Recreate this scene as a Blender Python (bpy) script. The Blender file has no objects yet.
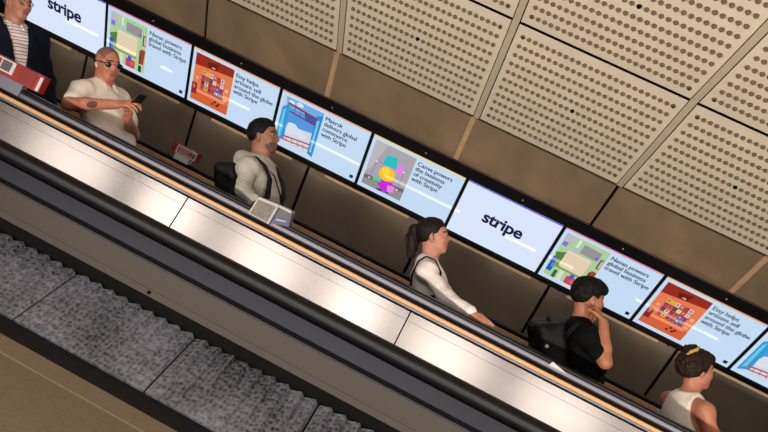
import bpy, bmesh, math, random
import numpy as np
from mathutils import Vector, Matrix
random.seed(7)
C = bpy.context.scene.collection
SC = bpy.context.scene
# ------------------------------------------------------------------ frame of the place
# the escalators fall 30 degrees towards +X; u runs down the slope, v square to it (up), n away (world +Y)
F_PX = 683.11
RC = np.array([[0.88946236, -0.29675244, 0.34755531], [0.44484221, 0.73649459, -0.50959899], [-0.10474786, 0.6078764, 0.78709223]])
TC = np.array([0.77229479, -0.35513612, 6.42344463])
PITCH = 0.88                     # one advertising screen along the slope, metres
SH = 0.6238688 * PITCH           # screen height
PHI0 = math.radians(-37)
Uc, Wc, Nc = RC.T
VDc = Wc * math.cos(PHI0) + Nc * math.sin(PHI0)
NNc = Nc * math.cos(PHI0) - Wc * math.sin(PHI0)
M = np.stack([Uc, -VDc, NNc])    # camera axes -> (u, v, n)
c30, s30 = math.cos(math.pi / 6), 0.5
B = np.array([[c30, s30, 0], [0, 0, 1], [-s30, c30, 0]])   # (u, v, n) -> world
CAM = np.array([0, 0, 2.9])
def wp(u, v, n): return B @ np.array([u, v, n]) + CAM
def wdir(u, v, n): return B @ np.array([u, v, n])
def ray(x, y): return M @ np.array([(x - 384) / F_PX, (y - 216) / F_PX, 1.0])
def atN(x, y, n):
    r = ray(x, y); return r * n / r[2]                       # (u, v, n)
def vat(x, y, n): return float(atN(x, y, n)[1])
def tilt(phi):                                             # down direction (v, n) of a wall band, phi from the screens' lean
    a = math.radians(phi); d = M @ (math.cos(a) * Wc + math.sin(a) * Nc); return np.array([d[1], d[2]])
def isect(x, y, pt, d):
    nv, nn = -d[1], d[0]; r = ray(x, y)
    return r * ((pt[0] * nv + pt[1] * nn) / (r[1] * nv + r[2] * nn))

# ------------------------------------------------------------------ camera
cd = bpy.data.cameras.new('camera'); cam = bpy.data.objects.new('camera', cd); C.objects.link(cam)
right, up, back = B @ M[:, 0], B @ -M[:, 1], B @ -M[:, 2]
mw = Matrix(((right[0], up[0], back[0], CAM[0]), (right[1], up[1], back[1], CAM[1]), (right[2], up[2], back[2], CAM[2]), (0, 0, 0, 1)))
cam.matrix_world = mw
cd.sensor_width = 36; cd.lens = F_PX / 768 * 36; cd.clip_start = 0.05
SC.camera = cam
# ------------------------------------------------------------------ world, lights, exposure
w = bpy.data.worlds.new('world'); SC.world = w; w.use_nodes = True
w.node_tree.nodes['Background'].inputs[0].default_value = (1.0, 0.90, 0.80, 1)
w.node_tree.nodes['Background'].inputs[1].default_value = 0.18
SC.view_settings.view_transform = 'Standard'; SC.view_settings.look = 'None'
SC.view_settings.exposure = 0; SC.view_settings.gamma = 1; SC.view_settings.use_curve_mapping = False
def area(name, pos, target, sx, sy, power, col):
    l = bpy.data.lights.new(name, 'AREA'); l.shape = 'RECTANGLE'; l.size = sx; l.size_y = sy; l.energy = power; l.color = col
    o = bpy.data.objects.new(name, l); C.objects.link(o)
    z = (Vector(pos) - Vector(target)).normalized()
    x = Vector(wdir(1, 0, 0)); y = z.cross(x).normalized(); x = y.cross(z)
    m = Matrix((x, y, z)).transposed().to_4x4(); m.translation = Vector(pos); o.matrix_world = m
    return o
WARM = (1.0, 0.90, 0.79)
area('uplight', wp(0.3, -0.80, 1.0), wp(0.3, 1.6, 4.2), 9.0, 0.12, 260, WARM)
area('overhead_fill', wp(-0.5, 2.3, 1.4), wp(-0.5, -1.0, 4.4), 8.0, 0.25, 60, WARM)  # added overhead fill for the riders, not a tunnel fitting
for i_, u_ in enumerate((-6.2, -4.3, -2.5, -0.9, 0.7, 2.6, 4.6)):  # added fills behind the camera: reflections in the outer panels, front light
    area('rear_fill', wp(u_, 2.5 + .1 * (i_ % 2), -2.2), wp(u_ * .8, -0.6, 3.9), (1.3, .9, 1.2, .8, 1.1, 1.3, 1.0)[i_] * 1.0, 1.9, 40, (1.0, 0.94, 0.88))
# ------------------------------------------------------------------ materials
def lin(r, g, b):
    return tuple(((c / 255) / 12.92 if c / 255 <= 0.04045 else ((c / 255 + 0.055) / 1.055) ** 2.4) for c in (r, g, b)) + (1,)
def mat(name, rgb, rough=0.5, metal=0.0, noise=0.0, nscale=20.0, stretch=(1, 1, 1), bump=0.0, bscale=200.0, spec=0.5, coat=0.0, emit=0.0, rvar=0.0, second=None, aniso=0.0):
    m = bpy.data.materials.new(name); m.use_nodes = True; nt = m.node_tree; b = nt.nodes['Principled BSDF']
    b.inputs['Base Color'].default_value = lin(*rgb); b.inputs['Roughness'].default_value = rough; b.inputs['Metallic'].default_value = metal
    b.inputs['Specular IOR Level'].default_value = spec; b.inputs['Coat Weight'].default_value = coat
    if emit: b.inputs['Emission Color'].default_value = lin(*rgb); b.inputs['Emission Strength'].default_value = emit
    tc = nt.nodes.new('ShaderNodeTexCoord'); mp = nt.nodes.new('ShaderNodeMapping'); mp.inputs['Scale'].default_value = stretch
    mp.inputs['Rotation'].default_value = (0, math.radians(-30) if stretch != (1, 1, 1) else 0, 0)
    nt.links.new(tc.outputs['Object'], mp.inputs['Vector'])
    if noise or rvar:
        n = nt.nodes.new('ShaderNodeTexNoise'); n.inputs['Scale'].default_value = nscale; n.inputs['Detail'].default_value = 5
        nt.links.new(mp.outputs[0], n.inputs['Vector'])
        if noise:
            r = nt.nodes.new('ShaderNodeValToRGB'); r.color_ramp.elements[0].position = 0.3; r.color_ramp.elements[1].position = 0.7
            k = second or tuple(max(0, c * (1 - noise)) for c in rgb)
            r.color_ramp.elements[0].color = lin(*k); r.color_ramp.elements[1].color = lin(*rgb)
            nt.links.new(n.outputs['Fac'], r.inputs['Fac']); nt.links.new(r.outputs['Color'], b.inputs['Base Color'])
        if rvar:
            mr = nt.nodes.new('ShaderNodeMapRange'); mr.inputs['To Min'].default_value = max(0, rough - rvar); mr.inputs['To Max'].default_value = rough + rvar
            nt.links.new(n.outputs['Fac'], mr.inputs['Value']); nt.links.new(mr.outputs[0], b.inputs['Roughness'])
    if bump:
        n2 = nt.nodes.new('ShaderNodeTexNoise'); n2.inputs['Scale'].default_value = bscale; n2.inputs['Detail'].default_value = 3
        nt.links.new(mp.outputs[0], n2.inputs['Vector'])
        bp = nt.nodes.new('ShaderNodeBump'); bp.inputs['Strength'].default_value = bump; bp.inputs['Distance'].default_value = 0.01
        nt.links.new(n2.outputs['Fac'], bp.inputs['Height']); nt.links.new(bp.outputs[0], b.inputs['Normal'])
    return m
def glow(name, rgb, s=1.0):
    m = bpy.data.materials.new(name); m.use_nodes = True; b = m.node_tree.nodes['Principled BSDF']
    b.inputs['Base Color'].default_value = (0.004, 0.004, 0.005, 1); b.inputs['Roughness'].default_value = 0.06
    b.inputs['Emission Color'].default_value = lin(*rgb); b.inputs['Emission Strength'].default_value = s
    return m
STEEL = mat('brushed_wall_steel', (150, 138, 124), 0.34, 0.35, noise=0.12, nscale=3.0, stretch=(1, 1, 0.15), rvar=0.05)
STEEL_UP = mat('upper_wall_steel', (200, 172, 142), 0.34, 0.65, noise=0.2, nscale=2.5, stretch=(1, 1, 0.2))  # noise blotches also paint patchy soft reflections into the colour
STRIP = mat('pale_trim_metal', (206, 172, 132), 0.4, 0.3, noise=0.08)
BLACK = mat('black_recess', (6, 6, 7), 0.7, spec=0.08)
HOUSING = mat('black_screen_housing', (10, 10, 12), 0.35)
RUBBER = mat('black_handrail_rubber', (7, 8, 11), 0.34, 0, spec=0.22)
GUIDE = mat('grey_rail_guide', (98, 96, 106), 0.42, 0.7)
DECK = mat('bright_brushed_aluminium', (156, 148, 144), 0.19, 0.92, noise=0.06, nscale=2.0, stretch=(1, 1, 0.1), rvar=0.06)
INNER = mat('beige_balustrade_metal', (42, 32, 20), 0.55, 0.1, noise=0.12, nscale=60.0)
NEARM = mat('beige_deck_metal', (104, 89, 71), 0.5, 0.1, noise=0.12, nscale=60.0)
GUIDE_N = mat('near_rail_guide', (50, 50, 58), 0.34, 0.75)
TRIM_O = mat('amber_rail_trim', (190, 146, 102), 0.5, 0.1)
STRIPW = mat('pale_wall_strip', (240, 208, 168), 0.45, 0.1)
CEIL = mat('perforated_ceiling_enamel', (212, 198, 180), 0.62, 0, noise=0.05, nscale=8)
PERF = mat('perforation_studs', (112, 94, 70), 0.7)
SCREW = mat('brass_screw', (140, 118, 90), 0.35, 0.9)

# ------------------------------------------------------------------ mesh helpers
def obj(name, verts, faces, m, parent=None, smooth=False, mats=None, mi=None, loc=None):
    me = bpy.data.meshes.new(name)
    V = np.array(verts, float)
    o = bpy.data.objects.new(name, me)
    if loc is not None: V = V - np.array(loc)
    elif parent is not None and parent.get('_w', 0): V = V - np.array(parent.location)
    else:
        if parent is None:
            c = np.array([V[:, 0].mean(), V[:, 1].mean(), V[:, 2].min()]); V = V - c; o.location = c
    me.from_pydata(V.tolist(), [], [list(map(int, f)) for f in faces]); me.update()
    for x in (mats or [m]): me.materials.append(x)
    if mi is not None: me.polygons.foreach_set('material_index', np.array(mi, dtype=np.int32))
    if smooth: me.polygons.foreach_set('use_smooth', [True] * len(me.polygons))
    C.objects.link(o)
    if parent is not None: o.parent = parent
    return o
def tag(o, label, cat, group=None):
    o['label'] = label; o['category'] = cat
    if group: o['group'] = group
    return o
def struct(o): o['kind'] = 'structure'; return o
def thing(name, label, cat, loc, group=None):
    o = bpy.data.objects.new(name, None); C.objects.link(o); o.location = tuple(float(x) for x in loc); o['_w'] = 1
    return tag(o, label, cat, group)
class G:                                      # collects faces
    def __init__(s): s.v = []; s.f = []; s.mi = []
    def add(s, vs, fs, mi=0):
        b = len(s.v); s.v += [tuple(map(float, x)) for x in vs]; s.f += [[i + b for i in f] for f in fs]; s.mi += [mi] * len(fs)
    def quad(s, a, b, c, d, mi=0): s.add([a, b, c, d], [(0, 1, 2, 3)], mi)
    def hexa(s, p, mi=0): s.add(p, [(0, 3, 2, 1), (4, 5, 6, 7), (0, 1, 5, 4), (1, 2, 6, 5), (2, 3, 7, 6), (3, 0, 4, 7)], mi)
    def make(s, name, m, parent=None, smooth=False, mats=None, loc=None):
        return obj(name, s.v, s.f, m, parent, smooth, mats, s.mi if mats else None, loc)
def extr(g, prof, u0, u1, mi=0):              # closed (v, n) profile extruded along u, world coords
    k = len(prof)
    vs = [wp(u0, v, n) for v, n in prof] + [wp(u1, v, n) for v, n in prof]
    fs = [(i, (i + 1) % k, (i + 1) % k + k, i + k) for i in range(k)] + [tuple(range(k))[::-1], tuple(range(k, 2 * k))]
    g.add(vs, fs, mi)
def roundprof(v0, v1, n0, n1, r, seg=4):
    out = []
    for cv, cn, a0 in ((v1 - r, n1 - r, 0), (v1 - r, n0 + r, 90), (v0 + r, n0 + r, 180), (v0 + r, n1 - r, 270)):
        for i in range(seg + 1):
            a = math.radians(a0 + 90 * i / seg); out.append((cv + r * math.cos(a) if False else cv + r * math.sin(a + math.pi / 2 - 0) * 0 + r * math.cos(a - math.pi / 2 + math.pi / 2) * 0 + r * math.sin(math.radians(90) + a) * 0 + r * (math.sin(a) if True else 0), cn + r * math.cos(a)))
    return out
def sphere(c, r, seg=8, ring=6, axes=None):
    vs, fs = [], []
    A = axes if axes is not None else np.eye(3)
    for i in range(ring + 1):
        t = math.pi * i / ring
        for j in range(seg):
            p = 2 * math.pi * j / seg
            vs.append(np.array(c) + A.T @ (np.array([math.sin(t) * math.cos(p), math.sin(t) * math.sin(p), math.cos(t)]) * r))
    for i in range(ring):
        for j in range(seg):
            fs.append((i * seg + j, (i + 1) * seg + j, (i + 1) * seg + (j + 1) % seg, i * seg + (j + 1) % seg))
    return vs, fs
def tube(pts, r, seg=8, flat=1.0):
    vs, fs = [], []; pts = [np.array(p, float) for p in pts]; n = len(pts)
    ref = np.array([0.13, 0.2, 0.97])
    for i, p in enumerate(pts):
        d = pts[min(i + 1, n - 1)] - pts[max(i - 1, 0)]; d /= np.linalg.norm(d) + 1e-9
        a = np.cross(d, ref); a /= np.linalg.norm(a) + 1e-9; b = np.cross(d, a)
        rr = r[i] if hasattr(r, '__len__') else r
        for j in range(seg):
            t = 2 * math.pi * j / seg; vs.append(p + a * rr * math.cos(t) + b * rr * flat * math.sin(t))
    for i in range(n - 1):
        for j in range(seg):
            fs.append((i * seg + j, i * seg + (j + 1) % seg, (i + 1) * seg + (j + 1) % seg, (i + 1) * seg + j))
    fs += [tuple(range(seg))[::-1], tuple(range((n - 1) * seg, n * seg))]
    return vs, fs

# ------------------------------------------------------------------ tunnel shell
U0, U1 = -8.2, 5.8
S0 = (M @ TC) * PITCH; SD = tilt(0); SP = np.array([S0[1], S0[2]])
Wd = np.array([0, SD[0], SD[1]])                       # down the screens, in (u, v, n)
SN = np.array([0, -SD[1], SD[0]])                      # out of the screens towards the hall (sign fixed below)
if SN[2] > 0: SN = -SN
def sp(u, y, off=0.0):                                  # point on the screen plane, y down from the lit top edge
    q = np.array([u, S0[1], S0[2]]) + Wd * y + SN * off; return wp(*q)
JOINTS = [-0.264 + 1.195 * k for k in range(-7, 6)]     # wall and ceiling panel joints along the slope
def band(pa, pb): pass
bezel_bot = SP + SD * (SH + 0.052); bezel_top = SP - SD * 0.118
# lower wall panels
dl = tilt(-14)
low0 = bezel_bot + SD * -0.03 + np.array([0, 0.055]); low1 = low0 + dl * 0.80
nl = np.array([-dl[1], dl[0]]); nl = nl if nl[1] < 0 else -nl
def strip(g, a, b, nrm, u0, u1, t=0.02, mi=0):          # slab between (v,n) points a and b
    a = np.array(a); b = np.array(b)
    p = [a, b, b - nrm * t, a - nrm * t]
    extr(g, [tuple(x) for x in p], u0, u1, mi)
g = G()
for i in range(len(JOINTS) - 1):
    a, b = JOINTS[i] + 0.014, JOINTS[i + 1] - 0.014
    strip(g, low0 + dl * 0.072, low1, nl, a, b, 0.02, 0)
    strip(g, low0, low0 + dl * 0.070, nl, a, b, 0.02, 3)
    strip(g, low0 + dl * 0.012 + nl * 0.004, low0 + dl * 0.060 + nl * 0.004, nl, a + 0.16, b - 0.16, 0.006, 1)
    for uu in (a + 0.07, b - 0.07):
        q = low0 + dl * 0.037 + nl * 0.002; c = wp(uu, q[0], q[1])
        vs, fs = sphere(c, 0.014, 10, 6); g.add(vs, fs, 2)
    strip(g, low0, low1, nl, JOINTS[i] - 0.014, JOINTS[i] + 0.014, 0.001, 4) if False else None
strip(g, low0 - nl * 0.018, low1 - nl * 0.018, nl, U0, U1, 0.02, 4)
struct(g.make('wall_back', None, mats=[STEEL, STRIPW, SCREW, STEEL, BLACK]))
# upper wall panels
du = tilt(8); up0 = SP - SD * 0.105 + np.array([0.0, 0.05]); 
up1 = up0.copy()
q = isect(619, 185.8, np.array([0.6128, 5.6043]), du); up1 = np.array([q[1], q[2]]); up0 = up1 + du * 0.46
nu = np.array([-du[1], du[0]]); nu = nu if nu[1] < 0 else -nu
g = G()
for i in range(len(JOINTS) - 1):
    a, b = JOINTS[i], JOINTS[i + 1]
    strip(g, up1 + du * 0.012, up0, nu, a + 0.012, b - 0.012, 0.02, 0)
    if i in (6, 7, 9): strip(g, up1 + du * 0.004 + nu * 0.006, up0 + nu * 0.006, nu, a - 0.030, a + 0.012, 0.01, 1)
strip(g, up1 - nu * 0.018, up0 - nu * 0.018, nu, U0, U1, 0.02, 2)
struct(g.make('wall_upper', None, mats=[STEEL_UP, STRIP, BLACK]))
# perforated ceiling vault
def holes(g, org, ax, ay, nrm, w, h, nx, ny, mx, my, r, depth):
    """panel with round dimples: org corner, ax along u, ay up the vault, nrm towards the hall"""
    SEG = 8
    P = lambda x, y, z=0: org + ax * x + ay * y + nrm * z
    cx = (w - 2 * mx) / nx; cy = (h - 2 * my) / ny
    g.quad(P(0, 0), P(w, 0), P(w, my), P(0, my)); g.quad(P(0, h - my), P(w, h - my), P(w, h), P(0, h))
    g.quad(P(0, my), P(mx, my), P(mx, h - my), P(0, h - my)); g.quad(P(w - mx, my), P(w, my), P(w, h - my), P(w - mx, h - my))
    for a, b in (((0, 0), (w, 0)), ((w, 0), (w, h)), ((w, h), (0, h)), ((0, h), (0, 0))):
        g.quad(P(*a), P(*b), P(b[0], b[1], -0.03), P(a[0], a[1], -0.03), 2)
    g.quad(P(mx, my), P(w - mx, my), P(w - mx, h - my), P(mx, h - my))
    if nx < 2: return
    for i in range(nx):
        for j in range(ny):
            xc, yc = mx + (i + .5) * cx, my + (j + .5) * cy
            centre = (i == nx // 2 and j == ny // 2); corner = (i in (0, nx - 1) and j in (0, ny - 1))
            vs = []
            for rr, zz in ((1.0, -.001), (.97, .008), (.72, .0155)):
                for k in range(SEG): t = 2 * math.pi * k / SEG; vs.append(P(xc + r * rr * math.cos(t), yc + r * rr * math.sin(t), zz))
            fs = [(a * SEG + k, a * SEG + (k + 1) % SEG, (a + 1) * SEG + (k + 1) % SEG, (a + 1) * SEG + k) for a in (0, 1) for k in range(SEG)] + [tuple(range(2 * SEG, 3 * SEG))]
            g.add(vs, fs, 2 if centre else (3 if corner else 1))
tilts = [26, 33, 42, 54]; lens = [0.0, 1.12, 1.12, 1.12]
pts = [up1]
q = isect(695.8, 102.5, up1, tilt(26)); L1 = np.linalg.norm(np.array([q[1], q[2]]) - up1)
rows = [(26, L1), (33, L1), (43, L1), (56, L1), (70, L1)]
g = G(); p0 = up1
HOLEMAT = [CEIL, PERF, BLACK, SCREW, mat('ceiling_cover_strip', (184, 168, 148), 0.55, 0.1)]
for ri, (ph, L) in enumerate(rows):
    d = -tilt(ph); nrm2 = np.array([d[1], -d[0]]); nrm2 = nrm2 if nrm2[0] < 0 else -nrm2
    p1 = p0 + d * L
    for i in range(len(JOINTS) - 1):
        a, b = JOINTS[i] + (0.036 if ri < 5 else 0), JOINTS[i + 1] - 0.022
        org = wp(a, *(p0 + d * 0.012)); ax = wdir(1, 0, 0); ay = wdir(0, *d); nn = wdir(0, *nrm2)
        if 2 <= i <= 10 and ri <= 2:
            holes(g, org, ax, ay, nn, b - a, L - 0.024, 25, 11, 0.030, 0.045, 0.0150, 0.012)
        else:
            holes(g, org, ax, ay, nn, b - a, L - 0.024, 1, 1, 0.035, 0.055, 0.0165, 0.012)
        s0 = p0 + nrm2 * 0.002; s1 = p1 + nrm2 * 0.002
        extr(g, [tuple(s0), tuple(s1), tuple(s1 - nrm2 * 0.02), tuple(s0 - nrm2 * 0.02)], JOINTS[i] - 0.022 + 0.006, JOINTS[i] + 0.028, 4)
    e0, e1 = p0 - nrm2 * 0.028, p1 - nrm2 * 0.028
    extr(g, [tuple(e0), tuple(e1), tuple(e1 - nrm2 * 0.02), tuple(e0 - nrm2 * 0.02)], U0, U1, 2)
    p0 = p1
struct(g.make('ceiling', None, mats=HOLEMAT))
# screen housing rail round all screens
g = G()
hb, ht = SP + SD * (SH + 0.045), SP - SD * 0.115
SNv = np.array([SN[1], SN[2]])
def sprof(y0, y1, o0, o1): return [tuple(SP + SD * y0 + SNv * o0), tuple(SP + SD * y1 + SNv * o0), tuple(SP + SD * y1 + SNv * o1), tuple(SP + SD * y0 + SNv * o1)]
extr(g, sprof(-0.125, -0.012, -0.13, 0.012), U0, U1)
extr(g, sprof(-0.125, -0.085, 0.012, 0.03), U0, U1)
extr(g, sprof(SH + 0.010, SH + 0.055, -0.13, 0.012), U0, U1)
extr(g, sprof(-0.012, SH + 0.010, -0.13, -0.05), U0, U1)
for k in range(-3, 10):
    vs, fs = sphere(sp(S0[0] + (k - 4.44) * PITCH, -.055, .012), .006, 8, 6); g.add(vs, fs, 1)
struct(g.make('trim_1', None, mats=[HOUSING, STRIPW]))

# ------------------------------------------------------------------ advertising screens
INK = glow('screen_ink', (20, 30, 58)); INKD = glow('wordmark_ink', (30, 24, 70))
PAGE = glow('screen_page', (196, 219, 243)); PAGE2 = glow('screen_page_bright', (217, 229, 250))
_gc = {}
def gl(*rgb):
    if rgb not in _gc: _gc[rgb] = glow('screen_colour', rgb)
    return _gc[rgb]
def text_mesh(s, size, bold=0.0, spacing=1.0):
    cu = bpy.data.curves.new('t', 'FONT'); cu.body = s; cu.size = size; cu.offset = bold; cu.space_line = spacing; cu.space_character = 0.96
    cu.resolution_u = 3
    to = bpy.data.objects.new('t', cu); C.objects.link(to)
    bpy.context.view_layer.update()
    me = bpy.data.meshes.new_from_object(to.evaluated_get(bpy.context.evaluated_depsgraph_get()))
    vs = [tuple(v.co) for v in me.vertices]; fs = [tuple(p.vertices) for p in me.polygons]
    bpy.data.objects.remove(to); bpy.data.curves.remove(cu); bpy.data.meshes.remove(me)
    return vs, fs
class Scr:
    """paints flat shapes on one screen; x right and y down in metres from the lit top left corner"""
    def __init__(s, k):
        s.x0 = S0[0] + (k - 5) * PITCH + 0.030; s.w = PITCH - 0.030; s.g = G(); s.m = []; s.lay = 0.002
    def P(s, x, y, o): return sp(s.x0 + x, y, o)
    def mi(s, m):
        if m not in s.m: s.m.append(m)
        return s.m.index(m)
    def poly(s, pts, rgb):
        s.lay += 0.00012
        s.g.add([s.P(x, y, s.lay) for x, y in pts], [tuple(range(len(pts)))], s.mi(gl(*rgb)))
    def rect(s, x0, y0, x1, y1, rgb, rot=0, rad=0):
        cx, cy = (x0 + x1) / 2, (y0 + y1) / 2; pts = []
        if rad:
            for (qx, qy, a0) in ((x1 - rad, y1 - rad, 0), (x0 + rad, y1 - rad, 90), (x0 + rad, y0 + rad, 180), (x1 - rad, y0 + rad, 270)):
                for i in range(4): a = math.radians(a0 + 30 * i); pts.append((qx + rad * math.cos(a), qy + rad * math.sin(a)))
        else: pts = [(x0, y0), (x1, y0), (x1, y1), (x0, y1)]
        c, n = math.cos(math.radians(rot)), math.sin(math.radians(rot))
        s.poly([(cx + (x - cx) * c - (y - cy) * n, cy + (x - cx) * n + (y - cy) * c) for x, y in pts], rgb)
    def disc(s, x, y, r, rgb, ry=None, spikes=0):
        n = 20 if not spikes else spikes * 2
        s.poly([(x + r * (1 if not spikes or i % 2 else .86) * math.cos(2 * math.pi * i / n), y + (ry or r) * (1 if not spikes or i % 2 else .86) * math.sin(2 * math.pi * i / n)) for i in range(n)], rgb)
def pic_rect(): return 0.030, 0.040, 0.410, SH - 0.040
def pic_luggage(s):
    x0, y0, x1, y1 = pic_rect(); X = lambda a: x0 + (x1 - x0) * a; Y = lambda a: y0 + (y1 - y0) * a
    R = lambda a, b, c, d, col, rot=0, rad=0: s.rect(X(a), Y(b), X(c), Y(d), col, rot, rad)
    R(0, 0, 1, 1, (172, 205, 150)); R(0, 0, .2, .22, (186, 186, 190)); R(.02, .18, .13, .28, (120, 120, 214))
    R(.3, .02, .36, .2, (214, 232, 205)); R(.28, .2, .38, .34, (168, 190, 228))
    R(.44, .08, .86, .28, (148, 146, 152), 2); R(.78, .2, .86, .25, (110, 100, 205))
    R(.9, .2, .98, .42, (70, 68, 66)); R(.93, .22, 1, .40, (196, 176, 158))
    s.poly([(X(.0), Y(.46)), (X(.26), Y(.36)), (X(.26), Y(.62)), (X(.06), Y(.62))], (82, 130, 56))
    R(0, .56, .12, .9, (38, 88, 190)); R(.06, .70, .14, .80, (90, 140, 220))
    R(.10, .62, .76, .76, (112, 160, 74)); R(.2, .32, .76, .72, (226, 206, 176), 1, .02); R(.22, .34, .74, .36, (240, 222, 196))
    R(.86, .5, .98, .82, (158, 62, 44), 4); R(.84, .54, .87, .84, (96, 40, 34))
    R(.3, .78, .4, 1, (208, 222, 204)); R(.18, .82, .26, 1, (42, 106, 58)); R(.48, .82, .74, 1, (206, 64, 74), 0, .015); R(.54, .76, .64, .88, (88, 78, 200)); R(.60, .86, .7, .95, (226, 92, 84))
    R(.84, .86, .92, 1, (40, 58, 60))
def pic_market(s):
    x0, y0, x1, y1 = pic_rect(); X = lambda a: x0 + (x1 - x0) * a; Y = lambda a: y0 + (y1 - y0) * a
    R = lambda a, b, c, d, col, rot=0: s.rect(X(a), Y(b), X(c), Y(d), col, rot)
    R(0, 0, 1, 1, (228, 122, 78)); s.poly([(X(0), Y(0)), (X(1), Y(0)), (X(1), Y(.17)), (X(0), Y(.25))], (150, 44, 28))
    s.poly([(X(.3), Y(.1)), (X(.62), Y(.05)), (X(.55), Y(.2)), (X(.36), Y(.2))], (104, 32, 20)); s.disc(X(.48), Y(.17), .018, (232, 170, 120), .008)
    rnd = random.Random(3); cols = [(170, 40, 52), (60, 60, 66), (70, 120, 66), (222, 170, 66), (52, 64, 150), (126, 60, 140), (214, 190, 196), (196, 70, 60)]
    for i in range(6):
        for j in range(4):
            R(.22 + .1 * i, .30 + .105 * j, .31 + .1 * i, .395 + .105 * j, cols[rnd.randrange(8)])
            R(.245 + .1 * i, .325 + .105 * j, .28 + .1 * i, .365 + .105 * j, cols[rnd.randrange(8)])
    for j in range(4): R(.2, .4 + .105 * j, .84, .41 + .105 * j, (70, 34, 30))
    R(0, .78, 1, 1, (212, 96, 54)); R(.1, .74, .9, .8, (240, 146, 104)); R(0, .62, .14, .86, (130, 40, 40)); R(.03, .66, .1, .74, (214, 92, 80))
    for a, b in ((.66, .84), (.76, .86), (.72, .9), (.6, .9)): s.disc(X(a), Y(b), .012, (92, 30, 28))
    s.disc(X(.9), Y(.5), .018, (242, 180, 140)); s.disc(X(.12), Y(.5), .015, (240, 168, 130)); s.disc(X(.9), Y(.7), .02, (250, 160, 120), .014)
def pic_window(s):
    x0, y0, x1, y1 = pic_rect(); X = lambda a: x0 + (x1 - x0) * a; Y = lambda a: y0 + (y1 - y0) * a
    Q = lambda p, col: s.poly([(X(a), Y(b)) for a, b in p], col)
    Q([(0, 0), (1, 0), (1, 1), (0, 1)], (188, 208, 232)); Q([(.05, 0), (1, 0), (1, .3), (.1, .2)], (112, 172, 226))
    Q([(.18, .2), (.9, .2), (.9, .62), (.18, .62)], (82, 150, 222)); Q([(.18, .58), (.9, .5), (.9, 1), (.1, 1)], (206, 214, 226))
    for a, b, r in ((.35, .55, .05), (.5, .62, .06), (.3, .68, .06), (.62, .66, .05), (.2, .08, .03), (.4, .06, .035)): s.disc(X(a), Y(b), r, (216, 224, 236), r * .6)
    Q([(0, .25), (.17, .12), (.22, .9), (0, 1)], (46, 152, 208)); Q([(.04, .3), (.1, .24), (.12, .86), (.04, .92)], (108, 196, 232)); 
    Q([(.84, .12), (1, .06), (1, 1), (.86, .96)], (38, 142, 206)); Q([(.89, .2), (.94, .18), (.95, .92), (.9, .9)], (126, 202, 236))
    Q([(.12, .1), (.9, .16), (.9, .2), (.12, .14)], (142, 52, 64)); Q([(.2, .26), (.86, .30), (.86, .33), (.2, .29)], (120, 56, 96)); Q([(.55, .17), (.86, .18), (.86, .3), (.6, .28)], (66, 84, 168))
    for t in (.3, .45, .62, .76): Q([(t, .15), (t + .015, .15), (t + .015, .3), (t, .3)], (128, 60, 100))
    Q([(.14, .82), (.88, .74), (.88, .77), (.14, .85)], (176, 66, 62)); Q([(.14, .9), (.88, .84), (.88, .865), (.14, .925)], (176, 66, 62))
    for t in (.25, .4, .55, .7): Q([(t, .82), (t + .02, .82), (t + .06, .92), (t + .04, .92)], (190, 84, 76))
def pic_shapes(s):
    x0, y0, x1, y1 = pic_rect(); X = lambda a: x0 + (x1 - x0) * a; Y = lambda a: y0 + (y1 - y0) * a
    Q = lambda p, col: s.poly([(X(a), Y(b)) for a, b in p], col)
    Q([(0, 0), (1, 0), (1, 1), (0, 1)], (170, 164, 168)); Q([(0, 0), (.3, 0), (.1, .6), (0, .7)], (186, 182, 186)); Q([(0, .78), (1, .72), (1, 1), (0, 1)], (112, 104, 104)); Q([(0, .86), (1, .8), (1, 1), (0, 1)], (150, 142, 142))
    Q([(.36, .98), (.62, .9), (.7, .96), (.42, 1)], (52, 50, 56))
    for (a, b), (c, d) in (((.18, .42), (.84, .38)), ((.84, .38), (.84, .80)), ((.84, .8), (.14, .82)), ((.14, .82), (.18, .42))):
        dx, dy = c - a, d - b; l = math.hypot(dx, dy); ox, oy = -dy / l * .006, dx / l * .006
        Q([(a + ox, b + oy), (c + ox, d + oy), (c - ox, d - oy), (a - ox, b - oy)], (120, 100, 232))
    Q([(.62, .28), (.8, .25), (.82, .46), (.64, .48)], (232, 128, 222)); Q([(.34, .2), (.6, .16), (.68, .4), (.32, .42)], (38, 192, 198))
    Q([(.36, .74), (.7, .70), (.74, .86), (.56, .99), (.38, .88)], (196, 44, 220)); Q([(.6, .8), (.78, .76), (.78, .9), (.64, .94)], (236, 132, 226)); Q([(.22, .76), (.4, .72), (.42, .8), (.24, .84)], (66, 214, 128))
    s.disc(X(.5), Y(.58), .078, (248, 196, 20), None, 22); s.disc(X(.46), Y(.53), .04, (252, 212, 60))
    for a, b in ((.18, .42), (.84, .38), (.84, .8), (.14, .82)): s.disc(X(a), Y(b), .008, (240, 240, 250))
ADS = {
 'navan': ('Navan powers\nglobal business\ntravel with Stripe', pic_luggage, [(236, 96, 150), (232, 104, 128)], 'green luggage picture'),
 'etsy': ('Etsy helps\nartisans sell\naround the globe\nwith Stripe', pic_market, [(244, 160, 30), (240, 150, 40)], 'orange market picture'),
 'maersk': ('Maersk\ndelivers global\ncommerce\nwith Stripe', pic_window, [(240, 120, 110), (246, 160, 80)], 'blue window picture'),
 'canva': ('Canva powers\nthe business\nof creativity\nwith Stripe', pic_shapes, [(246, 196, 10), (250, 214, 40)], 'coloured shapes picture'),
 'stripe': (None, None, [(88, 70, 220), (60, 50, 235)], '')}
SEQ = ['stripe', 'navan', 'etsy', 'maersk', 'canva', 'stripe', 'navan', 'etsy', 'maersk']
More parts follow.
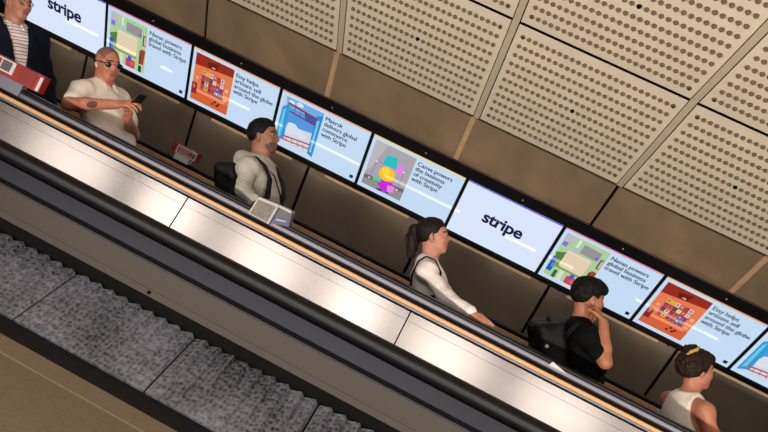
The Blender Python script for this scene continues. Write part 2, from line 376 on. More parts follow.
LABELS = ['Bright wordmark-only screen above the suited man, at the upper left of the ribbon',
 'Screen with green luggage picture behind the bald man in white polo',
 'Screen with orange market picture beside the backpacked man in grey hoodie, to his left',
 'Screen with blue window picture to the right of the man in grey hoodie',
 'Screen with yellow spiky ball and coloured shapes on grey',
 'Bright wordmark-only screen right of the ponytailed woman',
 'Screen with green luggage picture above the man in black shirt',
 'Screen with orange market picture above the woman in white tank top',
 'Screen with blue window picture cut off by the right edge of the photo']
for k, ad in enumerate(SEQ):
    s = Scr(k); txt, pic, bar, _ = ADS[ad]
    root = thing('advert_screen', LABELS[k], 'screen', sp(s.x0 + s.w / 2, SH, 0), 'advert screens along the escalator wall')
    g = G(); g.hexa([sp(s.x0 - .013, -.010, -.045), sp(s.x0 + s.w + .013, -.010, -.045), sp(s.x0 + s.w + .013, SH + .008, -.045), sp(s.x0 - .013, SH + .008, -.045),
                     sp(s.x0 - .013, -.010, 0), sp(s.x0 + s.w + .013, -.010, 0), sp(s.x0 + s.w + .013, SH + .008, 0), sp(s.x0 - .013, SH + .008, 0)])
    g.make('screen_frame', HOUSING, root)
    g = G(); g.hexa([sp(s.x0, 0, -.002), sp(s.x0 + s.w, 0, -.002), sp(s.x0 + s.w, SH, -.002), sp(s.x0, SH, -.002), sp(s.x0, 0, .002), sp(s.x0 + s.w, 0, .002), sp(s.x0 + s.w, SH, .002), sp(s.x0, SH, .002)])
    page = g.make('screen_panel', PAGE2 if ad == 'stripe' else PAGE, root)
    if pic:
        pic(s); o = s.g.make('picture', None, page, mats=s.m, loc=root.location)
        vs, fs = text_mesh(txt, 0.0585, 0.0, 0.92)
        nv = len(vs); fs = fs + [tuple(i + nv for i in f) for f in fs]
        o = obj('caption', [s.P(0.430 + x + dx, 0.094 - y, .0035 + dx * .1) for dx in (0, .0026) for x, y, z in vs], fs, INK, page, loc=root.location)
        s2 = Scr(k); s2.rect(s.w - .060, SH - .062, s.w - .026, SH - .030, (18, 22, 44)); s2.rect(s.w - .052, SH - .050, s.w - .034, SH - .040, (40, 46, 74), -20)
        s2.g.make('corner_mark', None, page, mats=s2.m, loc=root.location)
    else:
        vs, fs = text_mesh('stripe', 0.165, 0.0048)
        xs = [v[0] for v in vs]; wdt = max(xs) - min(xs)
        obj('wordmark', [s.P(s.w / 2 - wdt / 2 - .005 + x, SH / 2 + .036 - y, .0035) for x, y, z in vs], fs, INKD, page, loc=root.location)
    s3 = Scr(k); n = 10
    for i in range(n):
        t = i / (n - 1); col = tuple(int(a + (b - a) * t) for a, b in zip(*bar))
        s3.rect(s.w * i / n, 0, s.w * (i + 1) / n, .011, col)
    s3.g.make('colour_bar', None, page, mats=s3.m, loc=root.location)

# ------------------------------------------------------------------ escalators
V_HR = -0.345
def step_z_prof(): pass
V0 = -1.33                                             # nosing plane of the people's escalator
RUN = 0.40; RISE = RUN * math.tan(math.pi / 6)
# floor slab under everything, parallel to the slope
g = G(); extr(g, [(V0 - 0.75, -0.6), (V0 - 0.75, 7.0), (V0 - 0.9, 7.0), (V0 - 0.9, -0.6)], U0, U1)
struct(g.make('floor', mat('dark_concrete', (58, 54, 50), 0.8, noise=0.2)))
far = thing('escalator', 'far escalator carrying the six riders down, between black handrails under the screens', 'escalator', wp(0, V0 - 0.75, 4.55))
def ex(name, prof, m, parent, u0=U0, u1=U1, smooth=False):
    g = G(); extr(g, prof, u0, u1); return g.make(name, m, parent, smooth)
def rp(v0, v1, n0, n1, r, seg=5):
    out = []
    for cv, cn, a0 in ((v1 - r, n1 - r, 0), (v1 - r, n0 + r, 90), (v0 + r, n0 + r, 180), (v0 + r, n1 - r, 270)):
        for i in range(seg + 1):
            a = math.radians(a0 + 90 * i / seg); out.append((cv + r * math.sin(a), cn + r * math.cos(a)))
    return out
N3 = 3.95
y = lambda py, n=N3: vat(504, py, n)
# near balustrade of the far escalator: rubber rail, grey guide, recess, lit trim
ex('handrail', rp(y(340.5), y(334.3, N3 + .04), N3 - .006, N3 + .085, .017), RUBBER, far)
ex('handrail_guide', rp(y(346.5), y(339), N3 - .004, N3 + .075, .012), GUIDE, far)
ex('rail_recess', [(y(352), N3 + .012), (y(345), N3 + .012), (y(345), N3 + .07), (y(352), N3 + .07)], BLACK, far)
ex('rail_trim', rp(y(355.2), y(350.2), N3 - .012, N3 + .06, .006), TRIM_O, far)
ex('trim_groove', rp(y(358), y(355), N3 - .010, N3 + .05, .004), GUIDE, far)
ex('deck_recess', [(y(362), N3 + .004), (y(357), N3 + .004), (y(357), N3 + .05), (y(362), N3 + .05)], BLACK, far)
# bright outer panels between the two escalators
pa = np.array([y(360), N3 - .004]); dd = np.array([-math.cos(math.radians(17)), -math.sin(math.radians(17))])
pb = pa + dd * 0.52; nd = np.array([-dd[1], dd[0]]); nd = nd if nd[1] < 0 else -nd
js = [-1.520 + 1.49 * k for k in range(-5, 6)]
for i in range(len(js) - 1):
    g = G(); a, b = max(js[i], U0) + .004, min(js[i + 1], U1) - .004
    if b <= a: continue
    strip(g, pa, pa + dd * 0.05, nd, a, b, .02)
    strip(g, pa + dd * 0.0515, pb, nd, a, b, .02)
    g.make('outer_panel', DECK, far)
ex('outer_backing', [tuple(pa - nd * .018), tuple(pb - nd * .018), tuple(pb - nd * .03), tuple(pa - nd * .03)], BLACK, far)
# inner panel and skirt on the near side, and the whole far balustrade
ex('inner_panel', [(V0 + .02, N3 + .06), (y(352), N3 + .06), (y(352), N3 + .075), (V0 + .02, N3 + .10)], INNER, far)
N4 = 5.20
z4 = lambda py, n=N4: vat(504, py, n)
ex('handrail', rp(z4(330), z4(324.3, N4 + .05), N4, N4 + .085, .020), RUBBER, far)
ex('rail_trim', rp(z4(334.3), z4(330), N4 + .004, N4 + .07, .006), TRIM_O, far)
ex('rail_recess', [(z4(342), N4 + .02), (z4(333), N4 + .02), (z4(333), N4 + .07), (z4(342), N4 + .07)], BLACK, far)
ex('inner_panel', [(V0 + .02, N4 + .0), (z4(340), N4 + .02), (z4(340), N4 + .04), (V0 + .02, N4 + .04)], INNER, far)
wl = low1
ex('ledge', [(z4(333), N4 + .07), (z4(333), 5.62), (z4(340), 5.62), (z4(340), N4 + .07)], BLACK, far)
# strip lamp in the gap between balustrade and wall (seen as broken streaks in the screens)
LED = glow('warm_strip_lamp', (255, 226, 190), 9.0)
lampseg = [((66, 19.4), (98, 35.8)), ((106, 40), (137, 54)), ((161, 66), (172, 71.7)), ((214, 92.5), (250, 109.5)), ((272, 121), (283, 125.6)), ((310, 140.7), (360, 164)), ((385, 175), (460, 212)), ((505, 236), (536, 250.5)), ((548, 255), (573, 268)), ((636, 299), (718, 339))]
nrm3 = SN
for (a, b) in lampseg:
    e = []
    for q in (a, b):
        h = isect(*q, SP, SD); r = h / np.linalg.norm(h); rr = r - 2 * np.dot(r, nrm3) * nrm3
        t = (-0.43 - h[1]) / rr[1]; e.append(h + rr * t)
    n_ = (e[0][2] + e[1][2]) / 2; u0, u1 = sorted((e[0][0], e[1][0]))
    g = G(); extr(g, rp(-.437, -.425, n_ - .011, n_ + .011, .004, 2), u0, u1)
    o = g.make('strip_lamp', LED); tag(o, 'warm strip lamp in the black ledge below the wall panels', 'lamp', 'strip lamps along the ledge')
# far escalator steps
NS0, NS1 = N3 + .115, N4 - .01
STEPM = mat('step_metal', (92, 90, 92), 0.45, 0.6, noise=0.2, nscale=40)
origin_x = 0.13
def plane_z(x, v): # world z of slope plane at v for x
    u = (x - s30 * v) / c30; return float(wp(u, v, 0)[2])
def tread(x):
    i = math.floor((x - origin_x) / RUN); x1 = origin_x + (i + 1) * RUN
    return i, x1 - RUN, x1, plane_z(x1, V0)
i0, i1 = tread(-6.6)[0], tread(4.4)[0]
for i in range(i0, i1 + 1):
    x0, x1 = origin_x + i * RUN, origin_x + (i + 1) * RUN; z = plane_z(x1, V0)
    prof = []; n = 12
    g = G()
    g.hexa([(x0 + .005, NS0, z - RISE), (x1, NS0, z - RISE), (x1, NS1, z - RISE), (x0 + .005, NS1, z - RISE), (x0 + .005, NS0, z), (x1, NS0, z), (x1, NS1, z), (x0 + .005, NS1, z)])
    for j in range(20):
        a = NS0 + .02 + j * (NS1 - NS0 - .04) / 20
        g.hexa([(x0 + .01, a, z), (x1, a, z), (x1, a + .02, z), (x0 + .01, a + .02, z), (x0 + .01, a, z + .004), (x1, a, z + .004), (x1, a + .02, z + .004), (x0 + .01, a + .02, z + .004)])
    g.make('step', STEPM, far)
# ---- near escalator
near = thing('escalator', 'near escalator with empty grey mottled steps across the lower left', 'escalator', wp(0, V0 - 0.75, 3.3))
N2 = 3.60
t = lambda py, n=N2: vat(380, py, n)
ex('handrail', rp(t(360), t(338, N2 + .03), N2 - .01, N2 + .10, .042, 7), RUBBER, near, smooth=False)
ex('handrail_guide', [(t(376), N2 - .035), (t(359.5), N2 + .0), (t(359.5), N2 + .08), (t(376), N2 + .08)], GUIDE_N, near)
ex('rail_recess', [(t(381.5), N2 - .02), (t(375), N2 - .02), (t(375), N2 + .07), (t(381.5), N2 + .07)], BLACK, near)
ex('panel_lip', rp(t(383), t(381), N2 - .045, N2 + .03, .003), GUIDE_N, near)
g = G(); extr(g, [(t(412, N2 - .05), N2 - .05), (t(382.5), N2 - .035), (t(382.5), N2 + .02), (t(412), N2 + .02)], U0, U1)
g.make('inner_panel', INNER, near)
g = G(); extr(g, [(t(420.5, N2 - .06), N2 - .06), (t(412.3, N2 - .055), N2 - .055), (t(412.3), N2 + .02), (t(420.5), N2 + .02)], U0, U1)
for k in range(-5, 4):
    uu = atN(148, 294, N2 - .06)[0] + k * 2.14
    vs, fs = sphere(wp(uu, t(416, N2 - .058), N2 - .058), .011, 8, 6); g.add(vs, fs, 1)
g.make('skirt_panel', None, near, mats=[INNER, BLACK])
ex('skirt_gap', [(t(470), N2 - .055), (t(418), N2 - .045), (t(418), N2 + .02), (t(470), N2 + .02)], BLACK, near)
# ribbed, dusty step plates
q = atN(200, 341, N2 - .075); pf = np.array([q[1], q[2]])
ta = math.radians(30); ds = np.array([-math.sin(ta), -math.cos(ta)])
q = isect(100, 367, pf, ds); LW = np.linalg.norm(np.array([q[1], q[2]]) - pf)
ns = np.array([math.cos(ta), -math.sin(ta)])
def grit(name):
    m = bpy.data.materials.new(name); m.use_nodes = True; nt = m.node_tree; b = nt.nodes['Principled BSDF']
    b.inputs['Metallic'].default_value = 0.35; b.inputs['Roughness'].default_value = 0.45
    tc = nt.nodes.new('ShaderNodeTexCoord'); mp = nt.nodes.new('ShaderNodeMapping'); mp.inputs['Rotation'].default_value = (0, math.radians(-30), 0)
    nt.links.new(tc.outputs['Object'], mp.inputs[0])
    v = nt.nodes.new('ShaderNodeTexVoronoi'); v.inputs['Scale'].default_value = 40; v.inputs['Randomness'].default_value = .55; v2 = nt.nodes.new('ShaderNodeTexNoise'); v2.inputs['Scale'].default_value = 60; v2.inputs['Detail'].default_value = 3; nt.links.new(mp.outputs[0], v2.inputs['Vector'])
    n = nt.nodes.new('ShaderNodeTexNoise'); n.inputs['Scale'].default_value = 3.2; n.inputs['Detail'].default_value = 3
    nt.links.new(mp.outputs[0], v.inputs['Vector']); nt.links.new(mp.outputs[0], n.inputs['Vector'])
    mx = nt.nodes.new('ShaderNodeMath'); mx.operation = 'MULTIPLY_ADD'; mx.inputs[1].default_value = 0.30
    m2 = nt.nodes.new('ShaderNodeMath'); m2.operation = 'MULTIPLY'; m2.inputs[1].default_value = 0.40
    nt.links.new(n.outputs['Fac'], m2.inputs[0]); nt.links.new(v.outputs['Distance'], mx.inputs[0]); m3 = nt.nodes.new('ShaderNodeMath'); m3.operation = 'MULTIPLY_ADD'; m3.inputs[1].default_value = .30; nt.links.new(v2.outputs['Fac'], m3.inputs[0]); nt.links.new(m2.outputs[0], m3.inputs[2]); nt.links.new(m3.outputs[0], mx.inputs[2])
    r = nt.nodes.new('ShaderNodeValToRGB'); r.color_ramp.elements[0].position = .33; r.color_ramp.elements[0].color = lin(20, 20, 24)
    r.color_ramp.elements[1].position = .66; r.color_ramp.elements[1].color = lin(118, 118, 130)
    nt.links.new(mx.outputs[0], r.inputs[0]); nt.links.new(r.outputs[0], b.inputs['Base Color'])
    bp = nt.nodes.new('ShaderNodeBump'); bp.inputs['Strength'].default_value = .5; bp.inputs['Distance'].default_value = .006
    nt.links.new(v.outputs['Distance'], bp.inputs['Height']); nt.links.new(bp.outputs[0], b.inputs['Normal'])
    return m
GRIT = grit('dusty_step_metal')
us = atN(72, 281, N2 - .09)[0]; SPITCH = 0.745; NR = 9
k0 = math.floor((U0 - us) / SPITCH) + 1; k1 = math.floor((U1 - us) / SPITCH) - 1
for k in range(k0, k1 + 1):
    a = us + k * SPITCH + .005; L = SPITCH - .010; g = G(); rw = L / NR
    top = []
    for i in range(NR):
        top += [(a + i * rw, 0.0), (a + (i + .74) * rw, .026), (a + (i + .80) * rw, .026)]
    top.append((a + L, 0.0))
    def rowpts(s, hs): return [wp(uu, *(pf + ds * s + ns * (hh * hs))) for uu, hh in top]
    NV = 6; allv = []
    for j in range(NV + 1):
        tt = j / NV; allv += rowpts(LW * tt, 1.0 - .80 * tt)
    m_ = len(top); fs = [(j * m_ + i, j * m_ + i + 1, (j + 1) * m_ + i + 1, (j + 1) * m_ + i) for j in range(NV) for i in range(m_ - 1)]
    g.add(allv, fs)
    bv = [wp(uu, *(pf + ds * s - ns * .04)) for s in (0, LW) for uu in (a, a + L)]
    g.hexa([bv[0], bv[1], bv[3], bv[2], wp(a, *(pf - ns * .001)), wp(a + L, *(pf - ns * .001)), wp(a + L, *(pf + ds * LW - ns * .001)), wp(a, *(pf + ds * LW - ns * .001))])
    o = g.make('step', GRIT, near)
pe = pf + ds * LW
ex('step_backing', [tuple(pf - ns * .03 - ds * .02), tuple(pe - ns * .03 + ds * .03), tuple(pe - ns * .05 + ds * .03), tuple(pf - ns * .05 - ds * .02)], BLACK, near)
# near side black edge and beige deck
q = isect(100, 389.5, pe + np.array([-.03, 0]), np.array([-.25, -1.0])); pn = np.array([q[1], q[2]])
ex('edge_strip', [tuple(pe - ns * .012 - ds * .002), tuple(pn), tuple(pn - np.array([.05, 0])), tuple(pe - ns * .06)], RUBBER, near)
pd = pn + np.array([-0.02, -0.11]); pd2 = pd + np.array([-.08, -.55])
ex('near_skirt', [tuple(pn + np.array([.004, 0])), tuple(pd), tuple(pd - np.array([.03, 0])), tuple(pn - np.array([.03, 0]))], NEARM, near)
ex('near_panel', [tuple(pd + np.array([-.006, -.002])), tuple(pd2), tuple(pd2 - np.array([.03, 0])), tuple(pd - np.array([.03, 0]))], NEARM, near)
ex('truss_side', [(pd2[0] - .02, pd2[1] + .02), (V0 - .75, pd2[1] + .02), (V0 - .75, pd2[1] + .06), (pd2[0] - .02, pd2[1] + .06)], BLACK, near)
ex('truss_side', [(t(420), N2 + .03), (V0 - .75, N2 + .03), (V0 - .75, N2 + .06), (t(420), N2 + .06)], BLACK, near)
ex('truss_side', [(V0, N3 + .085), (V0 - .75, N3 + .085), (V0 - .75, N3 + .1), (V0, N3 + .1)], BLACK, far)
ex('truss_side', [(V0, N4 + .01), (V0 - .75, N4 + .01), (V0 - .75, N4 + .03), (V0, N4 + .03)], BLACK, far)
#PEOPLE
# ------------------------------------------------------------------ people: smooth distance fields meshed as one skin
def surface_nets(F, lo, h):
    ins = F < 0
    nx, ny, nz = F.shape
    cells = np.zeros((nx - 1, ny - 1, nz - 1), np.uint8)
    for i in (0, 1):
        for j in (0, 1):
            for k in (0, 1): cells += ins[i:nx - 1 + i, j:ny - 1 + j, k:nz - 1 + k]
    act = (cells > 0) & (cells < 8)
    idx = np.argwhere(act); n = len(idx)
    ID = -np.ones(act.shape, np.int64); ID[act] = np.arange(n)
    acc = np.zeros((n, 3)); cnt = np.zeros(n)
    cor = [(i, j, k) for i in (0, 1) for j in (0, 1) for k in (0, 1)]
    val = {c: F[idx[:, 0] + c[0], idx[:, 1] + c[1], idx[:, 2] + c[2]] for c in cor}
    for a in cor:
        for ax in range(3):
            if a[ax] == 0:
                b = list(a); b[ax] = 1; b = tuple(b); fa, fb = val[a], val[b]
                cr = (fa < 0) != (fb < 0); t = np.where(cr, fa / np.where(cr, fa - fb, 1), 0)
                p = np.tile(np.array(a, float), (n, 1)); p[:, ax] += t
                acc[cr] += p[cr]; cnt[cr] += 1
    V = (idx + acc / cnt[:, None]) * h + lo
    Q = []
    for ax in range(3):
        sl0 = [slice(None)] * 3; sl1 = [slice(None)] * 3; sl0[ax] = slice(0, -1); sl1[ax] = slice(1, None)
        a, b = ins[tuple(sl0)], ins[tuple(sl1)]
        e = np.argwhere(a != b); o1, o2 = [(1, 2), (2, 0), (0, 1)][ax]
        e = e[(e[:, o1] > 0) & (e[:, o2] > 0) & (e[:, o1] < F.shape[o1] - 1) & (e[:, o2] < F.shape[o2] - 1)]
        q = []
        for d1, d2 in ((1, 1), (0, 1), (0, 0), (1, 0)):
            c = e.copy(); c[:, o1] -= d1; c[:, o2] -= d2; q.append(ID[c[:, 0], c[:, 1], c[:, 2]])
        q = np.stack(q, 1); fl = ~ins[e[:, 0], e[:, 1], e[:, 2]]
        q[fl] = q[fl][:, ::-1]; Q.append(q)
    return V, np.concatenate(Q)
def cone(a, b, ra, rb=None, k=.02, tag=''): return ('cone', np.array(a, float), np.array(b, float), ra, ra if rb is None else rb, k, tag)
def ell(c, r, R=None, k=.03, tag=''): return ('ell', np.array(c, float), np.array(r, float), np.eye(3) if R is None else R, k, tag)
def rbox(c, hlf, rad, R=None, k=.02, tag=''): return ('box', np.array(c, float), np.array(hlf, float), rad, np.eye(3) if R is None else R, k, tag)
def field(prims, h, infl=0.0, cuts=(), warp=None, wamp=0.0):
    lo = np.full(3, 9e9); hi = -lo; bbs = []
    for p in prims:
        if p[0] == 'cone': r = max(p[3], p[4]); l, u = np.minimum(p[1], p[2]) - r, np.maximum(p[1], p[2]) + r
        elif p[0] == 'ell': e = np.sqrt(((p[3] * p[2]) ** 2).sum(1)); l, u = p[1] - e, p[1] + e
        else: e = np.abs(p[4]) @ (p[2] + p[3]); l, u = p[1] - e, p[1] + e
        l = l - infl - wamp; u = u + infl + wamp; bbs.append((l, u)); lo = np.minimum(lo, l); hi = np.maximum(hi, u)
    lo = lo - 3 * h; hi = hi + 3 * h; n = np.ceil((hi - lo) / h).astype(int) + 1
    ax = [lo[i] + h * np.arange(n[i]) for i in range(3)]
    F = np.full(tuple(n), 0.12)
    for p, (l, u) in zip(prims, bbs):
        k = p[-2]; m = max(k, 2 * h) + 2 * h
        s = [slice(max(0, int((l[i] - m - lo[i]) / h)), min(n[i], int((u[i] + m - lo[i]) / h) + 2)) for i in range(3)]
        X, Y, Z = np.meshgrid(ax[0][s[0]], ax[1][s[1]], ax[2][s[2]], indexing='ij')
        if p[0] == 'cone':
            a, b = p[1], p[2]; ba = b - a; L = ba @ ba + 1e-12
            px, py, pz = X - a[0], Y - a[1], Z - a[2]
            t = np.clip((px * ba[0] + py * ba[1] + pz * ba[2]) / L, 0, 1)
            d = np.sqrt((px - t * ba[0]) ** 2 + (py - t * ba[1]) ** 2 + (pz - t * ba[2]) ** 2) - (p[3] + (p[4] - p[3]) * t)
        else:
            R = p[3] if p[0] == 'ell' else p[4]; c = p[1]
            px, py, pz = X - c[0], Y - c[1], Z - c[2]
            qx = px * R[0, 0] + py * R[1, 0] + pz * R[2, 0]; qy = px * R[0, 1] + py * R[1, 1] + pz * R[2, 1]; qz = px * R[0, 2] + py * R[1, 2] + pz * R[2, 2]
            if p[0] == 'ell':
                r = p[2]; k0 = np.sqrt((qx / r[0]) ** 2 + (qy / r[1]) ** 2 + (qz / r[2]) ** 2); k1 = np.sqrt((qx / r[0] ** 2) ** 2 + (qy / r[1] ** 2) ** 2 + (qz / r[2] ** 2) ** 2) + 1e-9
                d = k0 * (k0 - 1) / k1
            else:
                hx, hy, hz = p[2]; ex, ey, ez = np.abs(qx) - hx, np.abs(qy) - hy, np.abs(qz) - hz
                d = np.sqrt(np.maximum(ex, 0) ** 2 + np.maximum(ey, 0) ** 2 + np.maximum(ez, 0) ** 2) + np.minimum(np.maximum(ex, np.maximum(ey, ez)), 0) - p[3]
        d = d - infl
        f = F[tuple(s)]
        if k > 0: hh = np.maximum(k - np.abs(f - d), 0) / k; F[tuple(s)] = np.minimum(f, d) - hh * hh * k * .25
        else: F[tuple(s)] = np.minimum(f, d)
    if warp or cuts:
        X, Y, Z = np.meshgrid(*ax, indexing='ij', sparse=False)
        if warp: F = F + warp(X, Y, Z)
        for c in cuts: F = np.maximum(F, c(X, Y, Z))
    return F, lo
def rx(a): a = math.radians(a); c, s = math.cos(a), math.sin(a); return np.array([[1, 0, 0], [0, c, -s], [0, s, c]])
def ry(a): a = math.radians(a); c, s = math.cos(a), math.sin(a); return np.array([[c, 0, s], [0, 1, 0], [-s, 0, c]])
def rz(a): a = math.radians(a); c, s = math.cos(a), math.sin(a); return np.array([[c, -s, 0], [s, c, 0], [0, 0, 1]])
def skin_mat(name, rgb): 
    m = mat(name, rgb, 0.48, 0, noise=0.10, nscale=30, bump=.05, bscale=160); b = m.node_tree.nodes['Principled BSDF']
    b.inputs['Subsurface Weight'].default_value = 0.0
    return m
def fmesh(name, prims, h, m, parent, infl=0.0, cuts=(), warp=None, wamp=0.0, mats=None, pick=None, xf=None):
    F, lo = field(prims, h, infl, cuts, warp, wamp)
    V, Q = surface_nets(F, lo, h)
    mi = None
    if pick is not None: mi = pick(V[Q].mean(1)).astype(np.int32)
    if xf is not None: V = V @ xf[0].T + xf[1]
    me = bpy.data.meshes.new(name); me.from_pydata(V.tolist(), [], Q.tolist()); me.update()
    for x in (mats or [m]): me.materials.append(x)
    if mi is not None: me.polygons.foreach_set('material_index', mi)
    me.polygons.foreach_set('use_smooth', [True] * len(me.polygons))
    o = bpy.data.objects.new(name, me); C.objects.link(o)
    if parent is not None: o.parent = parent
    return o
def lmesh(name, vf, m, parent, mats=None, mi=None, smooth=True):
    me = bpy.data.meshes.new(name); me.from_pydata([tuple(map(float, v)) for v in vf[0]], [], [list(f) for f in vf[1]]); me.update()
    for x in (mats or [m]): me.materials.append(x)
    if mi is not None: me.polygons.foreach_set('material_index', np.array(mi, np.int32))
    if smooth: me.polygons.foreach_set('use_smooth', [True] * len(me.polygons))
    o = bpy.data.objects.new(name, me); C.objects.link(o)
    if parent is not None: o.parent = parent
    return o
def unit(v): v = np.array(v, float); return v / (np.linalg.norm(v) + 1e-12)
def hand(Wp, D, Bk, thumb_side, curl, tag, sc=1.0, tcurl=.4):
    """palm and five fingers from the wrist: D along the hand, Bk out of its back, thumb_side towards the thumb"""
    D = unit(D); Bk = unit(np.array(Bk) - D * (np.array(Bk) @ D)); T = unit(np.array(thumb_side) - D * (np.array(thumb_side) @ D)); T = unit(T - Bk * (T @ Bk))
    P = []; K = []
    for off, kl in ((.029, .092), (.010, .096), (-.010, .092), (-.028, .084)):
        kn = Wp + (D * kl + T * off) * sc; K.append(kn); P.append(cone(Wp + (D * .015 + T * off * .6) * sc, kn, .015 * sc, .0115 * sc, .014, tag))
    for i, L in enumerate((.074, .083, .076, .060)):
        p = K[i]; a = 0; r = .0088 * sc
        for s, fr in enumerate((.46, .31, .23)):
            a += curl[i] * (1.0, 1.15, .8)[s]; d = D * math.cos(a) - Bk * math.sin(a) + T * (.08, .02, -.03, -.09)[i]
            q = p + unit(d) * L * fr * sc; P.append(cone(p, q, r, r * .92, .004, tag)); p = q; r *= .92
    p = Wp + (D * .028 + T * .026) * sc
    for L, dr, r in ((.042, D * .62 + T * .72 - Bk * .35, .0125), (.034, D * .86 + T * .40 - Bk * tcurl, .0105), (.027, D * .92 + T * .12 - Bk * tcurl * 1.4, .0092)):
        q = p + unit(dr) * L * sc; P.append(cone(p, q, r * sc, r * .9 * sc, .007, tag)); p = q
    return P
TROUSER = mat('dark_trouser_cloth', (34, 36, 44), 0.85, noise=.15, nscale=60); SHOE = mat('dark_shoe_leather', (24, 22, 22), 0.5)
EYEW = mat('eye_white', (222, 214, 206), 0.3); IRIS = mat('dark_iris', (34, 24, 18), 0.2); LIPS = {}
GLASSB = mat('black_glasses', (8, 8, 9), 0.15, spec=.7)
class Person:
    def __init__(s, label, headpx, n, yaw, hyaw=0, hpitch=0, hroll=0, female=False, skin=(176, 124, 96), lean=0.0, fat=0.0, lip=(150, 84, 74), group=None, sw=None):
        s.sw_ = sw
        s.f = female; s.yaw = yaw
        Hw = wp(*atN(*headpx, n)); s.Rz = rz(yaw)
        s.Rh = rz(hyaw) @ ry(hpitch) @ rx(hroll)
        # neck base below and behind the head
        hc = np.zeros(3)
        nb = s.Rh @ np.array([-.022, 0, -.105]) + np.array([-.012 - .02 * lean, 0, -.062])
        ground_local = nb + np.array([-lean * .62, 0, 0])
        gx = (s.Rz @ ground_local + Hw)[0]
        i, x0, x1, z = tread(gx); z += .004
        s.gx_off = 0.0
        org = s.Rz @ ground_local + Hw; O = np.array([org[0], org[1], z])
        s.O = O; s.head = s.Rz.T @ (Hw - O); s.NB = s.head + nb
        s.root = thing('person', label, 'person', O, group); s.root.rotation_euler = (0, 0, math.radians(yaw))
        s.H = s.head[2] + .115
        # feet stay inside the tread
        fx0, fx1 = x0 + .10, x1 - .17
        fxw = min(max(O[0], fx0), max(fx0, fx1)); s.foot_dx = fxw - O[0]
        s.P = []; s.lean = lean; s.fat = fat
        s.skin = skin_mat('skin_tone', skin); s.lips = mat('lip_tone', lip, .4); s.brow = None
        s.base()
    def L(s, px, py, n): return s.Rz.T @ (wp(*atN(px, py, n)) - s.O)      # photo point at depth n -> own frame
    def base(s):
        P = s.P; h = s.head; R = s.Rh; f = s.f; NB = s.NB
        A = lambda *a: h + R @ np.array(a, float)
        # head
        P += [ell(A(-.012, 0, .030), (.094, .073, .084), R, .03, 'head'), ell(A(.030, 0, -.012), (.060, .060, .082), R, .03, 'head'),
              ell(A(.030, 0, -.062), (.054, .052, .044), R, .03, 'head'), cone(A(.066, -.010, -.094), A(.066, .010, -.094), .017 if not f else .014, None, .03, 'head'),
              cone(A(.072, -.030, .030), A(.072, .030, .030), .013 if not f else .010, None, .02, 'head'),
              cone(A(.082, 0, .016), A(.1035 if not f else .1005, 0, -.020), .0085, .0115 if not f else .0095, .012, 'nose'), cone(A(.091, -.011, -.027), A(.091, .011, -.027), .008, None, .010, 'nose'),
              ell(A(.055, -.036, -.022), (.028, .024, .024), R, .025, 'head'), ell(A(.055, .036, -.022), (.028, .024, .024), R, .025, 'head'),
              cone(A(.0835, -.016, -.0535), A(.0835, .016, -.0535), .0072, None, .008, 'lip'), cone(A(.0825, -.013, -.066), A(.0825, .013, -.066), .0080, None, .008, 'lip')]
        for sg in (1, -1):
            P.append(ell(A(-.010, sg * .075, -.004), (.018, .008, .031), R @ rz(sg * 22) @ ry(-12), .010, 'ear')); P.append(ell(A(-.004, sg * .073, -.028), (.010, .007, .010), R, .01, 'ear'))
        rn = .047 if f else .058
        P.append(cone(NB + np.array([.0, 0, -.03]), A(-.026, 0, -.055), rn * 1.12, rn, .03, 'neck')); P.append(cone(NB + np.array([.018, 0, -.02]), A(.012, 0, -.078), rn * .72, rn * .62, .03, 'neck'))
        # torso
        sw = .150 if f else .168; sw = s.sw_ or sw; s.sw = sw; fat = s.fat; ln = s.lean
        c = lambda x, y, z: NB + np.array([x - ln * abs(z), y, z])
        s.c = c
        P += [ell(c(.004, 0, -.20), (.108 + fat * .3, sw * .93, .185), None, .05, 'torso'), ell(c(.012 + fat * .7, 0, -.40), (.096 + fat, (.130 if f else .150) + fat * .6, .16), None, .06, 'torso'),
              ell(c(.0, 0, -.56), (.112 + fat * .4, (.168 if f else .160) + fat * .3, .135), None, .06, 'torso'), ell(c(-.02, 0, -.10), (.085, sw * .80, .085), None, .05, 'torso')]
        if f: P += [ell(c(.085, y_, -.225), (.052, .058, .058), None, .03, 'torso') for y_ in (-.07, .07)]
        s.sh = {'R': c(-.012, -sw, -.062), 'L': c(-.012, sw, -.062)}
        for k in 'RL':
            P.append(cone(c(-.014, 0, -.008), s.sh[k] + np.array([0, 0, .004]), .048 if f else .056, .044 if f else .052, .04, 'trap'))
        # legs
        hipz = (c(0, 0, -.62))[2]
        for sg, k in ((-1, 'R'), (1, 'L')):
            hp = c(0, sg * .088, -.62); ft = s.Rz.T @ np.array([s.foot_dx, 0, 0]) + np.array([0, sg * .10, 0]); kn = (hp + ft) / 2 + np.array([.025, 0, .02]); kn[2] = hipz * .52
            an = ft + np.array([0, 0, .085])
            P += [cone(hp, kn, .083, .056, .04, 'leg'), cone(kn, an, .053, .037, .03, 'leg'), cone(an - np.array([0, 0, .045]), ft + np.array([.11, 0, .028]), .036, .026, .02, 'foot')]
            s.__dict__['ft' + k] = ft
